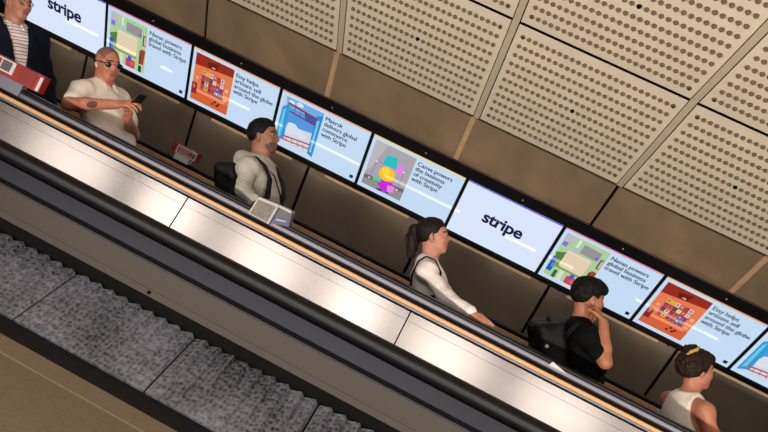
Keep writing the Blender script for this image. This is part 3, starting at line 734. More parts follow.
    def arm(s, k, elbow, wrist, hd, back, thumb, curl=(.3, .3, .3, .3), tcurl=.4, thick=1.0):
        sh = s.sh[k]; elbow = np.array(elbow, float); wrist = np.array(wrist, float)
        r = (.042 if s.f else .050) * thick
        s.__dict__['el' + k] = elbow; s.__dict__['wr' + k] = wrist
        s.P += [ell(sh, (r * 1.04,) * 3, None, .04, 'ua' + k), cone(sh, elbow, r, r * .80, .03, 'ua' + k), cone(elbow, elbow + (wrist - elbow) * .35, r * .80, r * .82, .02, 'fa' + k),
                cone(elbow + (wrist - elbow) * .35, wrist, r * .82, .025 if s.f else .029, .02, 'fa' + k)]
        s.P += hand(wrist, hd, back, thumb, curl, 'hand' + k, .94 if s.f else 1.03, tcurl)
    def get(s, *tags): return [p for p in s.P if p[-1] in tags]
    def finish(s, stubble=None, stub_rgb=(96, 66, 50), scalp=None, tattoo=None):
        hI = s.Rh
        sk = [s.skin, s.lips]; 
        if stubble or scalp: sk.append(mat('stubble_tone', stub_rgb, .7, noise=.2, nscale=90))
        if tattoo is not None: sk += [] if len(sk) > 2 else [s.lips]; sk.append(mat('tattoo_ink', (104, 72, 60), .55, noise=.4, nscale=50))
        sk.append(mat('brow_hair', (40, 28, 22), .8)); bi = len(sk) - 1
        def pick(Cc):
            q = (Cc - s.head) @ hI; r = np.zeros(len(Cc))
            r[(q[:, 0] > .070) & (np.abs(q[:, 1]) < .024) & (q[:, 2] < -.047) & (q[:, 2] > -.073) & (q[:, 0] > .0815)] = 1
            if stubble: r[(q[:, 0] > .012 + (q[:, 2] + .02) * -.5) & (q[:, 2] < -.044 - (q[:, 0] < .06) * .012) & (q[:, 2] > -.125) & (r == 0) & (np.abs(q[:, 1]) < .09)] = 2
            if scalp: r[(q[:, 2] > .0) & (q[:, 0] < .055) & (q[:, 2] < .135) & ((q[:, 2] > .035) | (q[:, 0] < -.01)) & (np.abs(q[:, 1]) < .068)] = 2
            if tattoo is not None:
                for (tc_, tr) in tattoo: r[np.linalg.norm((Cc - tc_) / tr, axis=1) < 1] = 3
            b = (q[:, 0] > .060) & (np.abs(q[:, 1]) > .014) & (np.abs(q[:, 1]) < .052) & (np.abs(q[:, 2] - .033 + np.abs(np.abs(q[:, 1]) - .03) * .25) < .0052)
            r[b] = bi
            return r
        fmesh('body', s.P, .0052, None, s.root, mats=sk, pick=pick)
        for sg in (1, -1):
            c_ = s.head + s.Rh @ np.array([.0745, sg * .031, .010]); vs, fs = sphere((0, 0, 0), .0125, 12, 8)
            vs = np.array(vs) @ ry(90).T; mi = [1 if np.mean([vs[i] for i in f], axis=0)[0] > .0098 else 0 for f in fs]
            lmesh('eye', (vs @ s.Rh.T + c_, fs), None, s.root, [EYEW, IRIS], mi)
        # trousers and shoes
        legs = s.get('leg') + [p for p in s.get('torso')[2:3]]
        zt = s.c(0, 0, -.50)[2]
        fmesh('trousers', legs, .011, s.trous if hasattr(s, 'trous') else TROUSER, s.root, .014, [lambda X, Y, Z: Z - zt, lambda X, Y, Z: .05 - Z])
        for k in 'RL':
            ft = s.__dict__['ft' + k]
            fmesh('shoe', [cone(ft + np.array([-.055, 0, .042]), ft + np.array([.06, 0, .040]), .040, .040, .03), cone(ft + np.array([.06, 0, .036]), ft + np.array([.145, 0, .030]), .038, .026, .03)], .008, SHOE, s.root, 0, [lambda X, Y, Z: .002 - Z])
    def hair(s, m, style, h=.0042):
        R, hd = s.Rh, s.head
        P = [ell((-.014, 0, .034), (.094, .073, .084), None, .02)]
        amp, infl, tp = .0022, .014, .05
        if style == 'short': hl = [(-.13, -.075), (-.05, -.060), (-.034, -.02), (-.008, .012), (.010, .012), (.022, .004), (.036, .030), (.052, .064), (.12, .080)]
        elif style == 'mop':
            P += [ell((.020, 0, .078), (.080, .066, .046), None, .03), ell((-.02, 0, .092), (.07, .055, .034), None, .03), ell((.076, 0, .062), (.026, .052, .026), None, .02), ell((-.072, 0, .04), (.034, .056, .056), None, .02)]
            hl = [(-.13, -.050), (-.06, -.058), (-.036, -.020), (-.010, .020), (.012, .018), (.026, -.004), (.036, .006), (.050, .036), (.075, .040), (.14, .034)]; infl = .014; amp = .0016
        elif style == 'pony':
            hl = [(-.13, -.06), (-.05, -.060), (-.03, -.02), (-.006, .014), (.014, .016), (.030, .024), (.050, .060), (.12, .082)]; infl = .012; amp = .0014
        else:
            P += [ell((-.068, 0, .005), (.052, .060, .062), None, .03), ell((-.03, 0, .03), (.078, .074, .070), None, .03), ell((.022, 0, .075), (.066, .062, .034), None, .02)]
            hl = [(-.14, -.075), (-.05, -.07), (-.02, -.045), (.012, -.040), (.024, -.012), (.045, .044), (.13, .064)]; infl = .015; amp = .003
        xs, zs = zip(*hl); f_ = lambda X: np.interp(X, xs, zs)
        def warp(X, Y, Z):
            t_ = np.clip((Z - f_(X)) / tp, 0, 1); ang = np.arctan2(Z - .02, X + .03)
            w_ = amp * (np.sin(Y * 170 + 3.0 * np.sin(ang * 3 + 1)) + .7 * np.sin(Y * 310 + ang * 7 + 2) + .5 * np.sin(ang * 19 + Y * 90))
            return (infl - .003) * (1 - t_) ** 2 + w_ * (.3 + .7 * t_)
        return fmesh('hair', P, h, m, s.root, infl, [lambda X, Y, Z: f_(X) - Z], warp, .01, xf=(R, hd))
# materials for clothing and hair
HAIRB = mat('black_hair', (9, 8, 8), .6, noise=.3, nscale=60, bump=.3, bscale=140, spec=.18)
HAIRD = mat('dark_brown_hair', (27, 18, 14), .55, noise=.35, nscale=50, bump=.3, bscale=120, spec=.2)
HAIRW = mat('brown_tied_hair', (44, 27, 18), .55, noise=.45, nscale=40, bump=.4, bscale=100, spec=.2)
POLO = mat('white_pique_cotton', (232, 222, 212), .85, noise=.04, nscale=200, bump=.15, bscale=300)
HOOD = mat('grey_marl_fleece', (184, 179, 170), .95, noise=.22, nscale=120, bump=.3, bscale=120)
KNIT = mat('cream_knit', (228, 219, 215), .9, noise=.05, nscale=100, bump=.3, bscale=90)
TEE = mat('black_cotton', (12, 13, 15), .9, noise=.1, spec=.1)
TANK = mat('white_ribbed_cotton', (226, 216, 206), .85, noise=.03, bump=.15, bscale=200)
NAVY = mat('navy_suit_wool', (16, 21, 36), .85, noise=.15, nscale=100, spec=.1)
BAG = mat('black_nylon', (9, 9, 12), .6, noise=.2, nscale=60, spec=.18)
def stripes(name):
    m = mat(name, (222, 214, 214), .8); nt = m.node_tree; b = nt.nodes['Principled BSDF']
    tc = nt.nodes.new('ShaderNodeTexCoord'); sx = nt.nodes.new('ShaderNodeSeparateXYZ'); nt.links.new(tc.outputs['Object'], sx.inputs[0])
    ml = nt.nodes.new('ShaderNodeMath'); ml.operation = 'MULTIPLY'; ml.inputs[1].default_value = 1 / .052; nt.links.new(sx.outputs[2], ml.inputs[0])
    fr = nt.nodes.new('ShaderNodeMath'); fr.operation = 'FRACT'; nt.links.new(ml.outputs[0], fr.inputs[0])
    r = nt.nodes.new('ShaderNodeValToRGB'); r.color_ramp.interpolation = 'CONSTANT'; e = r.color_ramp.elements
    e[0].position = 0; e[0].color = lin(222, 214, 214); e[1].position = .42; e[1].color = lin(170, 70, 74)
    for p_, c_ in ((.54, (222, 214, 214)), (.86, (60, 64, 96)), (.97, (222, 214, 214))): x = e.new(p_); x.color = lin(*c_)
    nt.links.new(fr.outputs[0], r.inputs[0]); nt.links.new(r.outputs[0], b.inputs['Base Color']); return m
STRIPED = stripes('striped_shirt_cotton')
fold = lambda a=.004: (lambda X, Y, Z: a * (np.sin(X * 34 + 20 * Z + 1.5 * np.sin(Y * 30)) * np.cos(Z * 26 + Y * 18)))
def torso_shirt(s, name, m, sleeves=1.0, infl=.014, hem=-.62, extra=(), cuts=(), h=.0075, arms='RL', wave=.004, slim=1.0):
    pr = s.get('torso', 'trap') + list(extra)
    for k in arms:
        if sleeves > 0:
            pr += s.get('ua' + k)[:1]
            sh, el, wr = s.sh[k], s.__dict__['el' + k], s.__dict__['wr' + k]
            r = (.042 if s.f else .050) * slim
            if sleeves < 1: e = sh + (el - sh) * sleeves; pr.append(cone(sh, e, r * .95, r * .98, .03, ''))
            else:
                pr += [cone(sh, el, r * .86, r * .74, .03, ''), cone(el, el + (wr - el) * .94, r * .76, r * .58, .03, '')]
    hz = s.c(0, 0, hem)[2]
    return fmesh(name, pr, h, m, s.root, infl, [lambda X, Y, Z: hz - Z] + list(cuts), fold(wave), wave)
def collar(s, name, m, r=.062, rise=.026, th=.011):
    pr = []; NB = s.NB; pts = []
    for i in range(15):
        a = math.radians(28 + 304 * i / 14); pts.append(NB + np.array([r * 1.05 * math.cos(a) + .004, r * 1.1 * math.sin(a), .012 + rise * (.5 - .5 * math.cos(a)) - .02 * max(0, math.cos(a))]))
    for a, b in zip(pts[:-1], pts[1:]): pr.append(cone(a, b, th, None, .01))
    for sg, p in ((1, pts[0]), (-1, pts[-1])): pr.append(cone(p, p + np.array([.030, sg * .012, -.045]), th, th * .6, .01))
    return fmesh(name, pr, .0055, m, s.root)

# --- suited man at the upper left
p1 = Person('Suited man with glasses and striped shirt, nearest the upper left corner', (18, 3), 4.55, -36, hyaw=18, hpitch=18, skin=(178, 120, 92))
p1.arm('R', p1.sh['R'] + np.array([-.03, -.06, -.29]), p1.sh['R'] + np.array([.08, -.04, -.53]), (.25, .05, -1), (-.2, -1, 0), (1, 0, -.2))
p1.arm('L', p1.sh['L'] + np.array([-.03, .06, -.29]), p1.sh['L'] + np.array([.10, .02, -.52]), (.25, -.05, -1), (-.2, 1, 0), (1, 0, -.2))
p1.finish(); p1.hair(mat('greying_hair', (92, 82, 74), .6, noise=.3, nscale=70, bump=.4), 'short')
torso_shirt(p1, 'striped_shirt', STRIPED, 0, .012, -.6); collar(p1, 'shirt_collar', STRIPED)
nb1 = p1.NB
torso_shirt(p1, 'jacket', NAVY, 1.0, .030, -.70, cuts=[lambda X, Y, Z: np.minimum(X - (nb1[0] + .0), (.018 + .125 * np.clip((Z - nb1[2] + .46), 0, .5)) - np.abs(Y - nb1[1])), lambda X, Y, Z: np.minimum(Z - (nb1[2] + .006 + (nb1[0] - X) * .35), .085 - np.abs(Y - nb1[1]))], wave=.005)
# --- bald man in polo shirt
p2 = Person('Bald man in white polo shirt and dark sunglasses looking down at a phone', (107.5, 63.5), 4.55, -20, hyaw=-12, hpitch=24, skin=(186, 118, 92), fat=.045)
e2 = p2.L(69, 104, 4.30); w2 = p2.L(117, 104.5, 4.22)
p2.arm('R', e2, w2, p2.L(131, 103, 4.20) - w2, (0, -.6, .8), (.5, .3, .8), (.5, .5, .55, .6), .7, 1.08)
p2.arm('L', p2.sh['L'] + np.array([.06, .06, -.27]), p2.L(127, 118, 4.34), p2.L(133, 106, 4.24) - p2.L(127, 118, 4.34), (.6, .6, .2), (.2, -.5, .6), (.5, .55, .6, .6), .7)
p2.finish(scalp=True, stub_rgb=(132, 92, 76), tattoo=[(p2.L(90, 104, 4.20), np.array([.045, .05, .024]))])
torso_shirt(p2, 'polo_shirt', POLO, .62, .016, -.66, wave=.006); collar(p2, 'polo_collar', POLO, .068, .022)
# --- man in grey hoodie
p3 = Person('Short-haired man in grey hoodie wearing a black backpack and dark lanyard', (264, 137), 4.55, -6, hyaw=-2, hpitch=6, skin=(140, 92, 68), lip=(116, 66, 56))
e3 = p3.L(243, 191, 4.27); w3 = p3.L(255, 202, 4.13)
p3.arm('R', e3, w3, p3.L(264, 207, 4.03) - w3, (-.2, -.5, .8), (.4, .8, .3), (.35, .35, .4, .4), .4, .84)
p3.arm('L', p3.sh['L'] + np.array([-.02, .04, -.29]), p3.sh['L'] + np.array([.10, .0, -.52]), (.3, 0, -1), (0, 1, 0), (1, 0, 0))
p3.finish(stubble=True, stub_rgb=(92, 62, 48)); p3.hair(HAIRB, 'short')
n3 = p3.NB
hood = [cone(n3 + np.array([-.070, sg * .074, .018]), n3 + np.array([.030, sg * .066, -.026]), .030, .018, .03) for sg in (1, -1)] + [cone(n3 + np.array([-.100, -.055, .016]), n3 + np.array([-.100, .055, .016]), .038, None, .03), cone(n3 + np.array([-.1, -.05, -.05]), n3 + np.array([-.1, .05, -.05]), .036, None, .03)]
torso_shirt(p3, 'hoodie', HOOD, 1.0, .020, -.66, extra=hood, wave=.006, slim=.82)
# --- ponytailed woman
p4 = Person('Woman with dark ponytail in cream long-sleeved top, hand on the handrail', (433.5, 236.5), 4.55, 2, hyaw=-2, hpitch=4, female=True, skin=(188, 128, 104), lip=(168, 88, 84), lean=.03)
e4 = p4.L(446, 297, 4.24); w4 = p4.L(471, 312.8, 4.06)
p4.arm('R', e4, w4, p4.L(483, 320.3, 4.03) - w4, (0, -.3, 1), (.3, .9, .1), (.16, .16, .18, .2))
p4.arm('L', p4.sh['L'] + np.array([.0, .03, -.27]), p4.sh['L'] + np.array([.12, .0, -.47]), (.3, 0, -1), (0, 1, 0), (1, 0, 0))
p4.finish(); p4.hair(HAIRD, 'pony')
torso_shirt(p4, 'knit_top', KNIT, 1.0, .016, -.60, wave=.005)
A4 = lambda *a: p4.head + p4.Rh @ np.array(a, float)
tail = [A4(-.095, 0, .060), A4(-.125, 0, .045), A4(-.140, 0, -.01), A4(-.142, 0, -.07), A4(-.150, 0, -.125), A4(-.155, 0, -.150)]
tr = [.024, .034, .040, .036, .024, .008]
fmesh('ponytail', [cone(tail[i], tail[i + 1], tr[i], tr[i + 1], .02) for i in range(5)], .0045, HAIRD, p4.root, 0, (), lambda X, Y, Z: .0025 * np.sin(Y * 300 + 4 * np.sin(Z * 20)) + .002 * np.sin(X * 280 + Z * 12), .008)
# --- man in black shirt
p5 = Person('Man in black T-shirt with black backpack, hand raised to his chin', (588.5, 299), 4.55, 9, hyaw=8, hpitch=15, skin=(170, 108, 80), lean=.05)
e5 = p5.L(605.0, 362, 4.25); w5 = p5.L(603.5, 323, 4.36)
p5.arm('R', e5, w5, p5.L(597, 309.5, 4.45) - w5, (.75, -.65, .1), (-.2, -.1, .9), (.7, .8, .9, 1.0), .6, 1.0)
p5.arm('L', p5.sh['L'] + np.array([-.02, .04, -.29]), p5.sh['L'] + np.array([.06, .0, -.53]), (.2, 0, -1), (0, 1, 0), (1, 0, 0))
p5.finish(); p5.hair(HAIRB, 'mop')
torso_shirt(p5, 't_shirt', TEE, .60, .015, -.64, wave=.006)
# --- woman in white tank top
p6 = Person('Woman in white tank top with brown tied-up hair, nearest the bottom right corner', (697, 369.5), 4.55, 20, hyaw=-8, hpitch=15, female=True, skin=(182, 118, 88), lip=(150, 82, 74), lean=.24, fat=.035, sw=.166)
e6 = p6.L(711, 432, 4.32); w6 = p6.L(734, 456, 4.14)
p6.arm('R', e6, w6, (1, .0, -.4), (0, -.3, 1), (.3, .9, .1), (.3, .3, .3, .3), .4, 1.22)
p6.arm('L', p6.sh['L'] + np.array([.03, .03, -.27]), p6.sh['L'] + np.array([.16, -.04, -.45]), (.3, 0, -1), (0, 1, 0), (1, 0, 0), thick=1.15)
p6.finish(); p6.hair(HAIRW, 'updo')
n6 = p6.NB
def tank_cut(X, Y, Z):
    a = np.abs(Y - n6[1]); up_ = np.clip((Z - (n6[2] - .24)) / .24, 0, 1.3)
    arms_ = np.minimum(a - (.170 - .068 * up_ ** .7), Z - (n6[2] - .25))
    scoop = np.minimum(np.minimum(.062 - a, X - (n6[0] + .02)), Z - (n6[2] - .10))
    return np.maximum(arms_, scoop)
torso_shirt(p6, 'tank_top', TANK, 0, .014, -.62, cuts=[tank_cut, lambda X, Y, Z: Z - (n6[2] + .035)], wave=.003, h=.0065)
A6 = lambda *a: p6.head + p6.Rh @ np.array(a, float)
CLIP = mat('yellow_hair_clip', (176, 140, 44), .4)
bun = [cone(A6(-.055, -.02, .115), A6(-.075, .02, .112), .030, .028, .02), ell(A6(-.05, 0, .105), (.05, .045, .035), p6.Rh, .02), cone(A6(-.02, .01, .125), A6(-.05, -.01, .130), .018, .02, .02)]
fmesh('hair_bun', bun, .0045, HAIRW, p6.root, 0, (), lambda X, Y, Z: .005 * np.sin(X * 180 + 3 * np.sin(Y * 120)) * np.cos(Z * 150), .01)
fmesh('hair_clip', [cone(A6(-.085, -.045, .105), A6(-.060, -.06, .125), .010, .010, .01), cone(A6(-.085, -.045, .105), A6(-.105, -.04, .085), .010, .007, .01), cone(A6(-.060, -.06, .125), A6(-.045, -.055, .145), .009, .006, .01)], .004, CLIP, p6.root)

# ------------------------------------------------------------------ things worn and carried
def glasses(p, name, m, lens, z=.010, x=.094, push=None, temple=True, big=1.0):
    R, hd = p.Rh, p.head
    def T(q): q = np.array(q, float); q = push @ q if push is not None else q; return hd + R @ q
    prim = []
    for sg in (1, -1):
        n = 12; ring = [T((x - .004 - .10 * abs(.032 * sg + .022 * math.cos(2 * math.pi * i / n)) * .35, sg * .032 + .022 * big * math.cos(2 * math.pi * i / n), z + .017 * (1 + (big - 1) * .35) * math.sin(2 * math.pi * i / n))) for i in range(n)]
        if lens: vs = ring + [q + R @ np.array([-.004, 0, 0]) for q in ring]; yield_f = [tuple(range(n)), tuple(range(n, 2 * n))[::-1]] + [(i, i + n, (i + 1) % n + n, (i + 1) % n) for i in range(n)]; prim.append((vs, yield_f))
        else:
            vs, fs = tube(ring + [ring[0]], .0026, 6); prim.append((vs, fs))
        vs, fs = tube([T((x - .008, sg * .054, z + .006)), T((x - .03, sg * .074, z + .006)), T((.0, sg * .083, z + .004)), T((-.02, sg * .084, z - .012))], .0028 if not lens else .0036, 6); prim.append((vs, fs))
    prim.append(tube([T((x + .001, -.010, z + .005)), T((x + .003, 0, z + .008)), T((x + .001, .010, z + .005))], .0026, 6))
    V, Fc = [], []
    for vs, fs in prim: b = len(V); V += list(vs); Fc += [[i + b for i in f] for f in fs]
    return lmesh(name, (V, Fc), m, p.root)
glasses(p1, 'glasses', GLASSB, False)
glasses(p2, 'sunglasses', GLASSB, True, big=1.6, z=.004)
glasses(p4, 'sunglasses', GLASSB, True, z=.0, x=.10, push=ry(-68))
EARB = mat('white_earbud', (230, 228, 224), .3)
q = p2.head + p2.Rh @ np.array([-.002, -.084, -.010]); lmesh('earbud', tube([q, q + np.array([.006, -.004, -.012]), q + np.array([.010, -.002, -.034])], [.007, .005, .004], 8), EARB, p2.root)
def placed(p, q): return p.Rz @ np.array(q, float) + p.O
def world_thing(name, label, cat, p, base):
    o = thing(name, label, cat, placed(p, base)); o.rotation_euler = (0, 0, math.radians(p.yaw)); return o
# phone
ph = unit(p2.L(142, 97, 4.20) - p2.L(131, 108, 4.26)); pc = p2.L(137.5, 101, 4.215); sd = unit(np.cross(ph, (0, 0, 1))); up_ = unit(np.cross(sd, ph))
t_ = world_thing('phone', 'dark phone held in both hands by the bald man', 'phone', p2, pc)
Rp = np.stack([ph, sd, up_], 1)
fmesh('phone_case', [rbox((0, 0, 0), (.068, .030, .0015), .004, Rp, 0)], .003, mat('phone_black', (20, 20, 24), .3), t_)
g = G(); vs = [Rp @ np.array([a, b, .0062]) for a, b in ((-.066, -.031), (.066, -.031), (.066, .031), (-.066, .031))]
lmesh('phone_screen', (vs + [v - Rp[:, 2] * .001 for v in vs], [(0, 1, 2, 3), (7, 6, 5, 4), (0, 4, 5, 1), (1, 5, 6, 2), (2, 6, 7, 3), (3, 7, 4, 0)]), mat('phone_glass', (196, 176, 150), .15), t_, smooth=False)
# backpacks
def backpack(p, label, sz=1.0, drop=-.30, gap=.02):
    c0 = p.c(-.115, 0, drop); back = c0 + np.array([-.085 * sz - gap, 0, 0])
    b = back + np.array([0, 0, -.23 * sz]); t_ = world_thing('backpack', label, 'backpack', p, b); o = back - b
    fmesh('pack_body', [rbox(o, (.045 * sz, .115 * sz, .19 * sz), .04, None, .03), ell(o + np.array([-.02, 0, -.06 * sz]), (.11 * sz, .14 * sz, .17 * sz), None, .05)], .008, BAG, t_, 0, (), fold(.005), .006)
    fmesh('front_pocket', [rbox(o + np.array([-.085 * sz, 0, -.09 * sz]), (.014, .085 * sz, .085 * sz), .02, None, .02)], .007, BAG, t_)
    hd_ = [o + np.array([.02, .03 * sg, .23 * sz + .02 * (1 - abs(sg))]) for sg in (-1, -.5, 0, .5, 1)]
    lmesh('grab_handle', tube(hd_, .008, 8), BAG, t_)
    for k, sg in (('R', -1), ('L', 1)):
        pts = [p.c(-.16, sg * .075, -.10), p.c(-.11, sg * .095, -.03), p.c(-.05, sg * .105, .022), p.c(.03, sg * .108, .012), p.c(.085, sg * .112, -.05), p.c(.118, sg * .118, -.14), p.c(.105, sg * .150, -.26), p.c(.02, sg * .178, -.36), p.c(-.1, sg * .14, -.42)]
        pts = [np.array(q) - b for q in pts]
        # flat webbing strap
        V, Fc = [], []
        dn = [unit(pts[min(i + 1, 8)] - pts[max(i - 1, 0)]) for i in range(9)]
        for i, q in enumerate(pts):
            w_ = np.array([0, 1.0, 0]) if 0 < i < 6 else np.array([.3, .8, .2]); w_ = unit(w_ - dn[i] * (w_ @ dn[i])); nn_ = np.cross(dn[i], w_)
            for a, e_ in ((-.026, -.006), (.026, -.006), (.026, .006), (-.026, .006)): V.append(q + w_ * a + nn_ * e_)
        for i in range(8):
            for j in range(4): Fc.append((i * 4 + j, i * 4 + (j + 1) % 4, (i + 1) * 4 + (j + 1) % 4, (i + 1) * 4 + j))
        Fc += [(3, 2, 1, 0), (32, 33, 34, 35)]
        lmesh('shoulder_strap', (V, Fc), BAG, t_)
    return t_, o
backpack(p3, 'black backpack on the back of the man in grey hoodie', .95, -.22, .0)
tb, ob = backpack(p5, 'black backpack on the back of the man in black T-shirt', 1.04, -.20)
BADGE = mat('pale_badge', (196, 196, 190), .4)
for dz, dy, r in ((.10, -.10, .013), (.02, -.13, .008), (-.05, -.13, .008)):
    vs, fs = sphere(ob + np.array([-.050, -.166 + (dy + .13) * .1, dz]), r, 10, 6); lmesh('button', (vs, fs), BADGE, tb)
# lanyard on hoodie
lw = [p3.c(-.02, -.07, .02), p3.c(.06, -.075, -.03), p3.c(.128, -.055, -.12), p3.c(.150, -.03, -.24), p3.c(.148, -.012, -.37)]
lmesh('lanyard', tube(lw, .008, 6, .5), BAG, p3.root)
lmesh('lanyard', tube([np.array([q[0], 2 * p3.NB[1] - q[1], q[2]]) for q in lw], .008, 6, .5), BAG, p3.root)
q = p3.c(.155, -.012, -.40); fmesh('lanyard_card', [rbox(q, (.002, .026, .036), .003, None, 0)], .003, mat('blue_card', (72, 98, 150), .3), p3.root)
# shoulder bag of the ponytailed woman
bb = p4.c(-.10, -.17, -.46); tb4 = world_thing('shoulder_bag', 'black shoulder bag hanging behind the ponytailed woman', 'bag', p4, bb)
fmesh('bag_body', [rbox(p4.c(-.10, -.16, -.34) - bb, (.11, .028, .10), .03, None, .02)], .008, BAG, tb4, 0, (), fold(.004), .005)
def strap(pts, nm, parent, b, wd=.011):
    lmesh(nm, tube([np.array(q) - b for q in pts], wd, 8, .45), BAG, parent)
strap([p4.c(-.140, -.150, -.30), p4.c(-.128, -.125, -.18), p4.c(-.108, -.118, -.07), p4.c(-.065, -.112, .012), p4.c(-.012, -.110, .040), p4.c(.045, -.118, .012), p4.c(.075, -.140, -.07), p4.c(.055, -.185, -.16), p4.c(-.01, -.20, -.27)], 'bag_strap', tb4, bb)
# thin dark bag strap on the tank top
# ------------------------------------------------------------------ stop boxes on the balustrades
RED = mat('signal_red', (132, 18, 20), .4); REDD = mat('deep_red', (116, 18, 20), .45); WHITEP = mat('white_plate', (186, 182, 182), .45); GREYP = mat('grey_plinth', (110, 110, 122), .4, .4); GRILLE = mat('grey_grille', (120, 114, 108), .6, noise=.3, nscale=90)
NAVYP = mat('navy_label', (30, 40, 104), .4); PALE = mat('pale_box_metal', (144, 138, 134), .4, .2); DARKG = mat('dark_grey_panel', (74, 72, 78), .5)
def ubox(g, u0, u1, v0, v1, n0, n1, mi=0):
    g.hexa([wp(u0, v0, n0), wp(u1, v0, n0), wp(u1, v0, n1), wp(u0, v0, n1), wp(u0, v1, n0), wp(u1, v1, n0), wp(u1, v1, n1), wp(u0, v1, n1)], mi)
# large red box, upper left
N_ = 3.93
a = atN(-22, 70, N_); b_ = atN(37, 94, N_)
ub0, ub1 = a[0], b_[0]; vt = atN(46, 77.5, N_)[1]; vb0 = atN(41, 94.5, N_)[1]
t_ = thing('stop_box', 'large red stop box with white-framed panel on a grey plinth, upper left', 'stop box', wp((ub0 + ub1) / 2, vb0 - .06, N_ + .05), 'escalator stop boxes')
g = G(); ubox(g, ub0, ub1, vb0, vt, N_, N_ + .06); g.make('box_body', RED, t_)
g = G(); ubox(g, ub1 - .022, ub1 - .002, vb0 + .006, vt - .012, N_ - .006, N_); g.make('end_plate', WHITEP, t_)
g = G(); um = ub0 + (ub1 - ub0) * .52; ubox(g, ub0 + .01, um, vb0 + .022, vt - .006, N_ - .006, N_); fr = g.make('notice_frame', WHITEP, t_)
g = G(); ubox(g, ub0 + .02, um - .10, vb0 + .032, vt - .014, N_ - .008, N_ - .006); g.make('notice', RED, fr, loc=t_.location)
g = G(); ubox(g, um - .09, um - .022, vb0 + .032, vt - .014, N_ - .008, N_ - .006); g.make('grey_window', DARKG, fr, loc=t_.location)
g = G(); ubox(g, um + .04, ub1 - .05, vb0 + .004, vt - .004, N_ - .003, N_); g.make('side_panel', REDD, t_)
g = G(); ubox(g, ub0 + .03, ub1 - .11, vb0 - .075, vb0, N_ + .005, N_ + .055); g.make('plinth', GREYP, t_)
# small red sign box on the far rail
N_ = 5.16
p_ = [atN(171, 148, N_), atN(197, 157, N_)]; u0, u1 = p_[0][0], p_[1][0]; vt = atN(197, 152.5, N_)[1]; vb0 = atN(195, 162.5, N_)[1]
t_ = thing('stop_box', 'small red stop box with white border on the far rail beside the grey hoodie backpack', 'stop box', wp((u0 + u1) / 2, vb0 - .05, N_), 'escalator stop boxes')
g = G(); ubox(g, u0, u1, vb0, vt, N_, N_ + .09); g.make('box_body', RED, t_)
g = G(); ubox(g, u0 + .045, u1 - .004, vb0 + .004, vt - .006, N_ - .005, N_); fr = g.make('notice_frame', WHITEP, t_)
g = G(); ubox(g, u0 + .058, u1 - .040, vb0 + .014, vt - .016, N_ - .007, N_ - .005); g.make('notice', RED, fr, loc=t_.location)
g = G(); [ubox(g, u0 + .068, u1 - .050 - .02 * (i % 2), vb0 + .022 + .014 * i, vb0 + .027 + .014 * i, N_ - .008, N_ - .007) for i in range(3)]; g.make('notice_lines', WHITEP, fr, loc=t_.location)
g = G(); ubox(g, u1 - .036, u1 - .012, vb0 + .014, vt - .022, N_ - .007, N_ - .005); g.make('grey_window', DARKG, fr, loc=t_.location)
g = G(); ubox(g, u0 + .05, u1 - .05, vb0 - .045, vb0, N_ + .0, N_ + .08); g.make('plinth', WHITEP, t_)
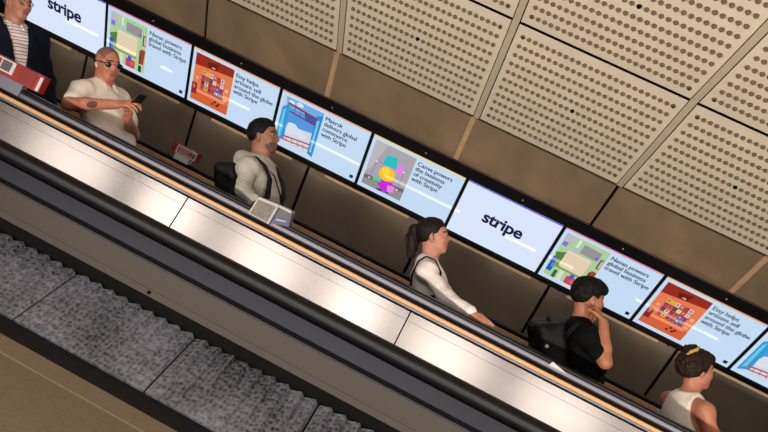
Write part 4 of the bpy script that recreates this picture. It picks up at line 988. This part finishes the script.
# pale box with grille on the near rail
N_ = 3.915
c1 = atN(248, 213, N_); c2 = atN(268.5, 224, N_); c3 = atN(258, 198, N_); c4 = atN(278.5, 206.5, N_)
def qd(g, pts, n0, n1, mi=0):
    g.hexa([wp(p_[0], p_[1], n0) for p_ in pts] + [wp(p_[0], p_[1], n1) for p_ in pts], mi)
def lerp4(s, t_): return (c1 * (1 - s) + c2 * s) * (1 - t_) + (c3 * (1 - s) + c4 * s) * t_
t_ = thing('stop_box', 'pale box with grey grille and blue label in front of the grey hoodie', 'stop box', wp(*c2), 'escalator stop boxes')
g = G(); qd(g, [lerp4(0, 0), lerp4(1, 0), lerp4(1, 1), lerp4(0, 1)], N_, N_ + .09); g.make('box_body', PALE, t_)
g = G(); qd(g, [lerp4(.07, .05), lerp4(.90, .05), lerp4(.90, .93), lerp4(.07, .93)], N_ - .004, N_); g.make('grille', GRILLE, t_)
d1 = atN(273, 216.5, N_); d2 = atN(288, 225.5, N_); d3 = atN(277, 209, N_); d4 = atN(291, 213.5, N_); d5 = atN(270, 222, N_); d6 = atN(288, 226.5, N_)
g = G(); qd(g, [lerp4(.98, .05), d6, d4, lerp4(1, 1)], N_ + .02, N_ + .085); g.make('end_block', DARKG, t_)
g = G(); qd(g, [lerp4(1, .1) + (d6 - d5) * .08, d6 + (d4 - d6) * .1 - (d6 - d5) * .06, d6 + (d4 - d6) * .55 - (d6 - d5) * .04, lerp4(1, .5) + (d6 - d5) * .08], N_ + .015, N_ + .02); lb = g.make('label_plate', NAVYP, t_)
g = G(); qd(g, [lerp4(1, .28) + (d6 - d5) * .2, d6 + (d4 - d6) * .26 - (d6 - d5) * .2, d6 + (d4 - d6) * .34 - (d6 - d5) * .2, lerp4(1, .36) + (d6 - d5) * .2], N_ + .013, N_ + .015); g.make('label_line', PALE, lb, loc=t_.location)
g = G(); qd(g, [lerp4(0, .96), lerp4(1, .96), lerp4(1, 1.08), lerp4(0, 1.08)], N_ - .004, N_ + .10); qd(g, [lerp4(1, .97), d4 + (d4 - d6) * -.02, d4 + (d4 - d6) * .18, lerp4(1, 1.08)], N_ + .0, N_ + .10); g.make('lid', PALE, t_)
# pale triangular marker on the near rail
tri = [atN(551.5, 364.5, 3.93), atN(566, 374.8, 3.93), atN(548, 366.0, 3.93)]; tri = [atN(553, 361.8, 3.938), atN(567, 373.8, 3.938), atN(548.5, 365.1, 3.938)]
g = G(); g.add([wp(q[0], q[1], 3.938) for q in tri] + [wp(q[0], q[1], 3.945) for q in tri], [(0, 1, 2), (5, 4, 3), (0, 3, 4, 1), (1, 4, 5, 2), (2, 5, 3, 0)])
tag(g.make('rail_marker', WHITEP), 'pale triangular marker on the black rail below the black T-shirt man', 'marker')
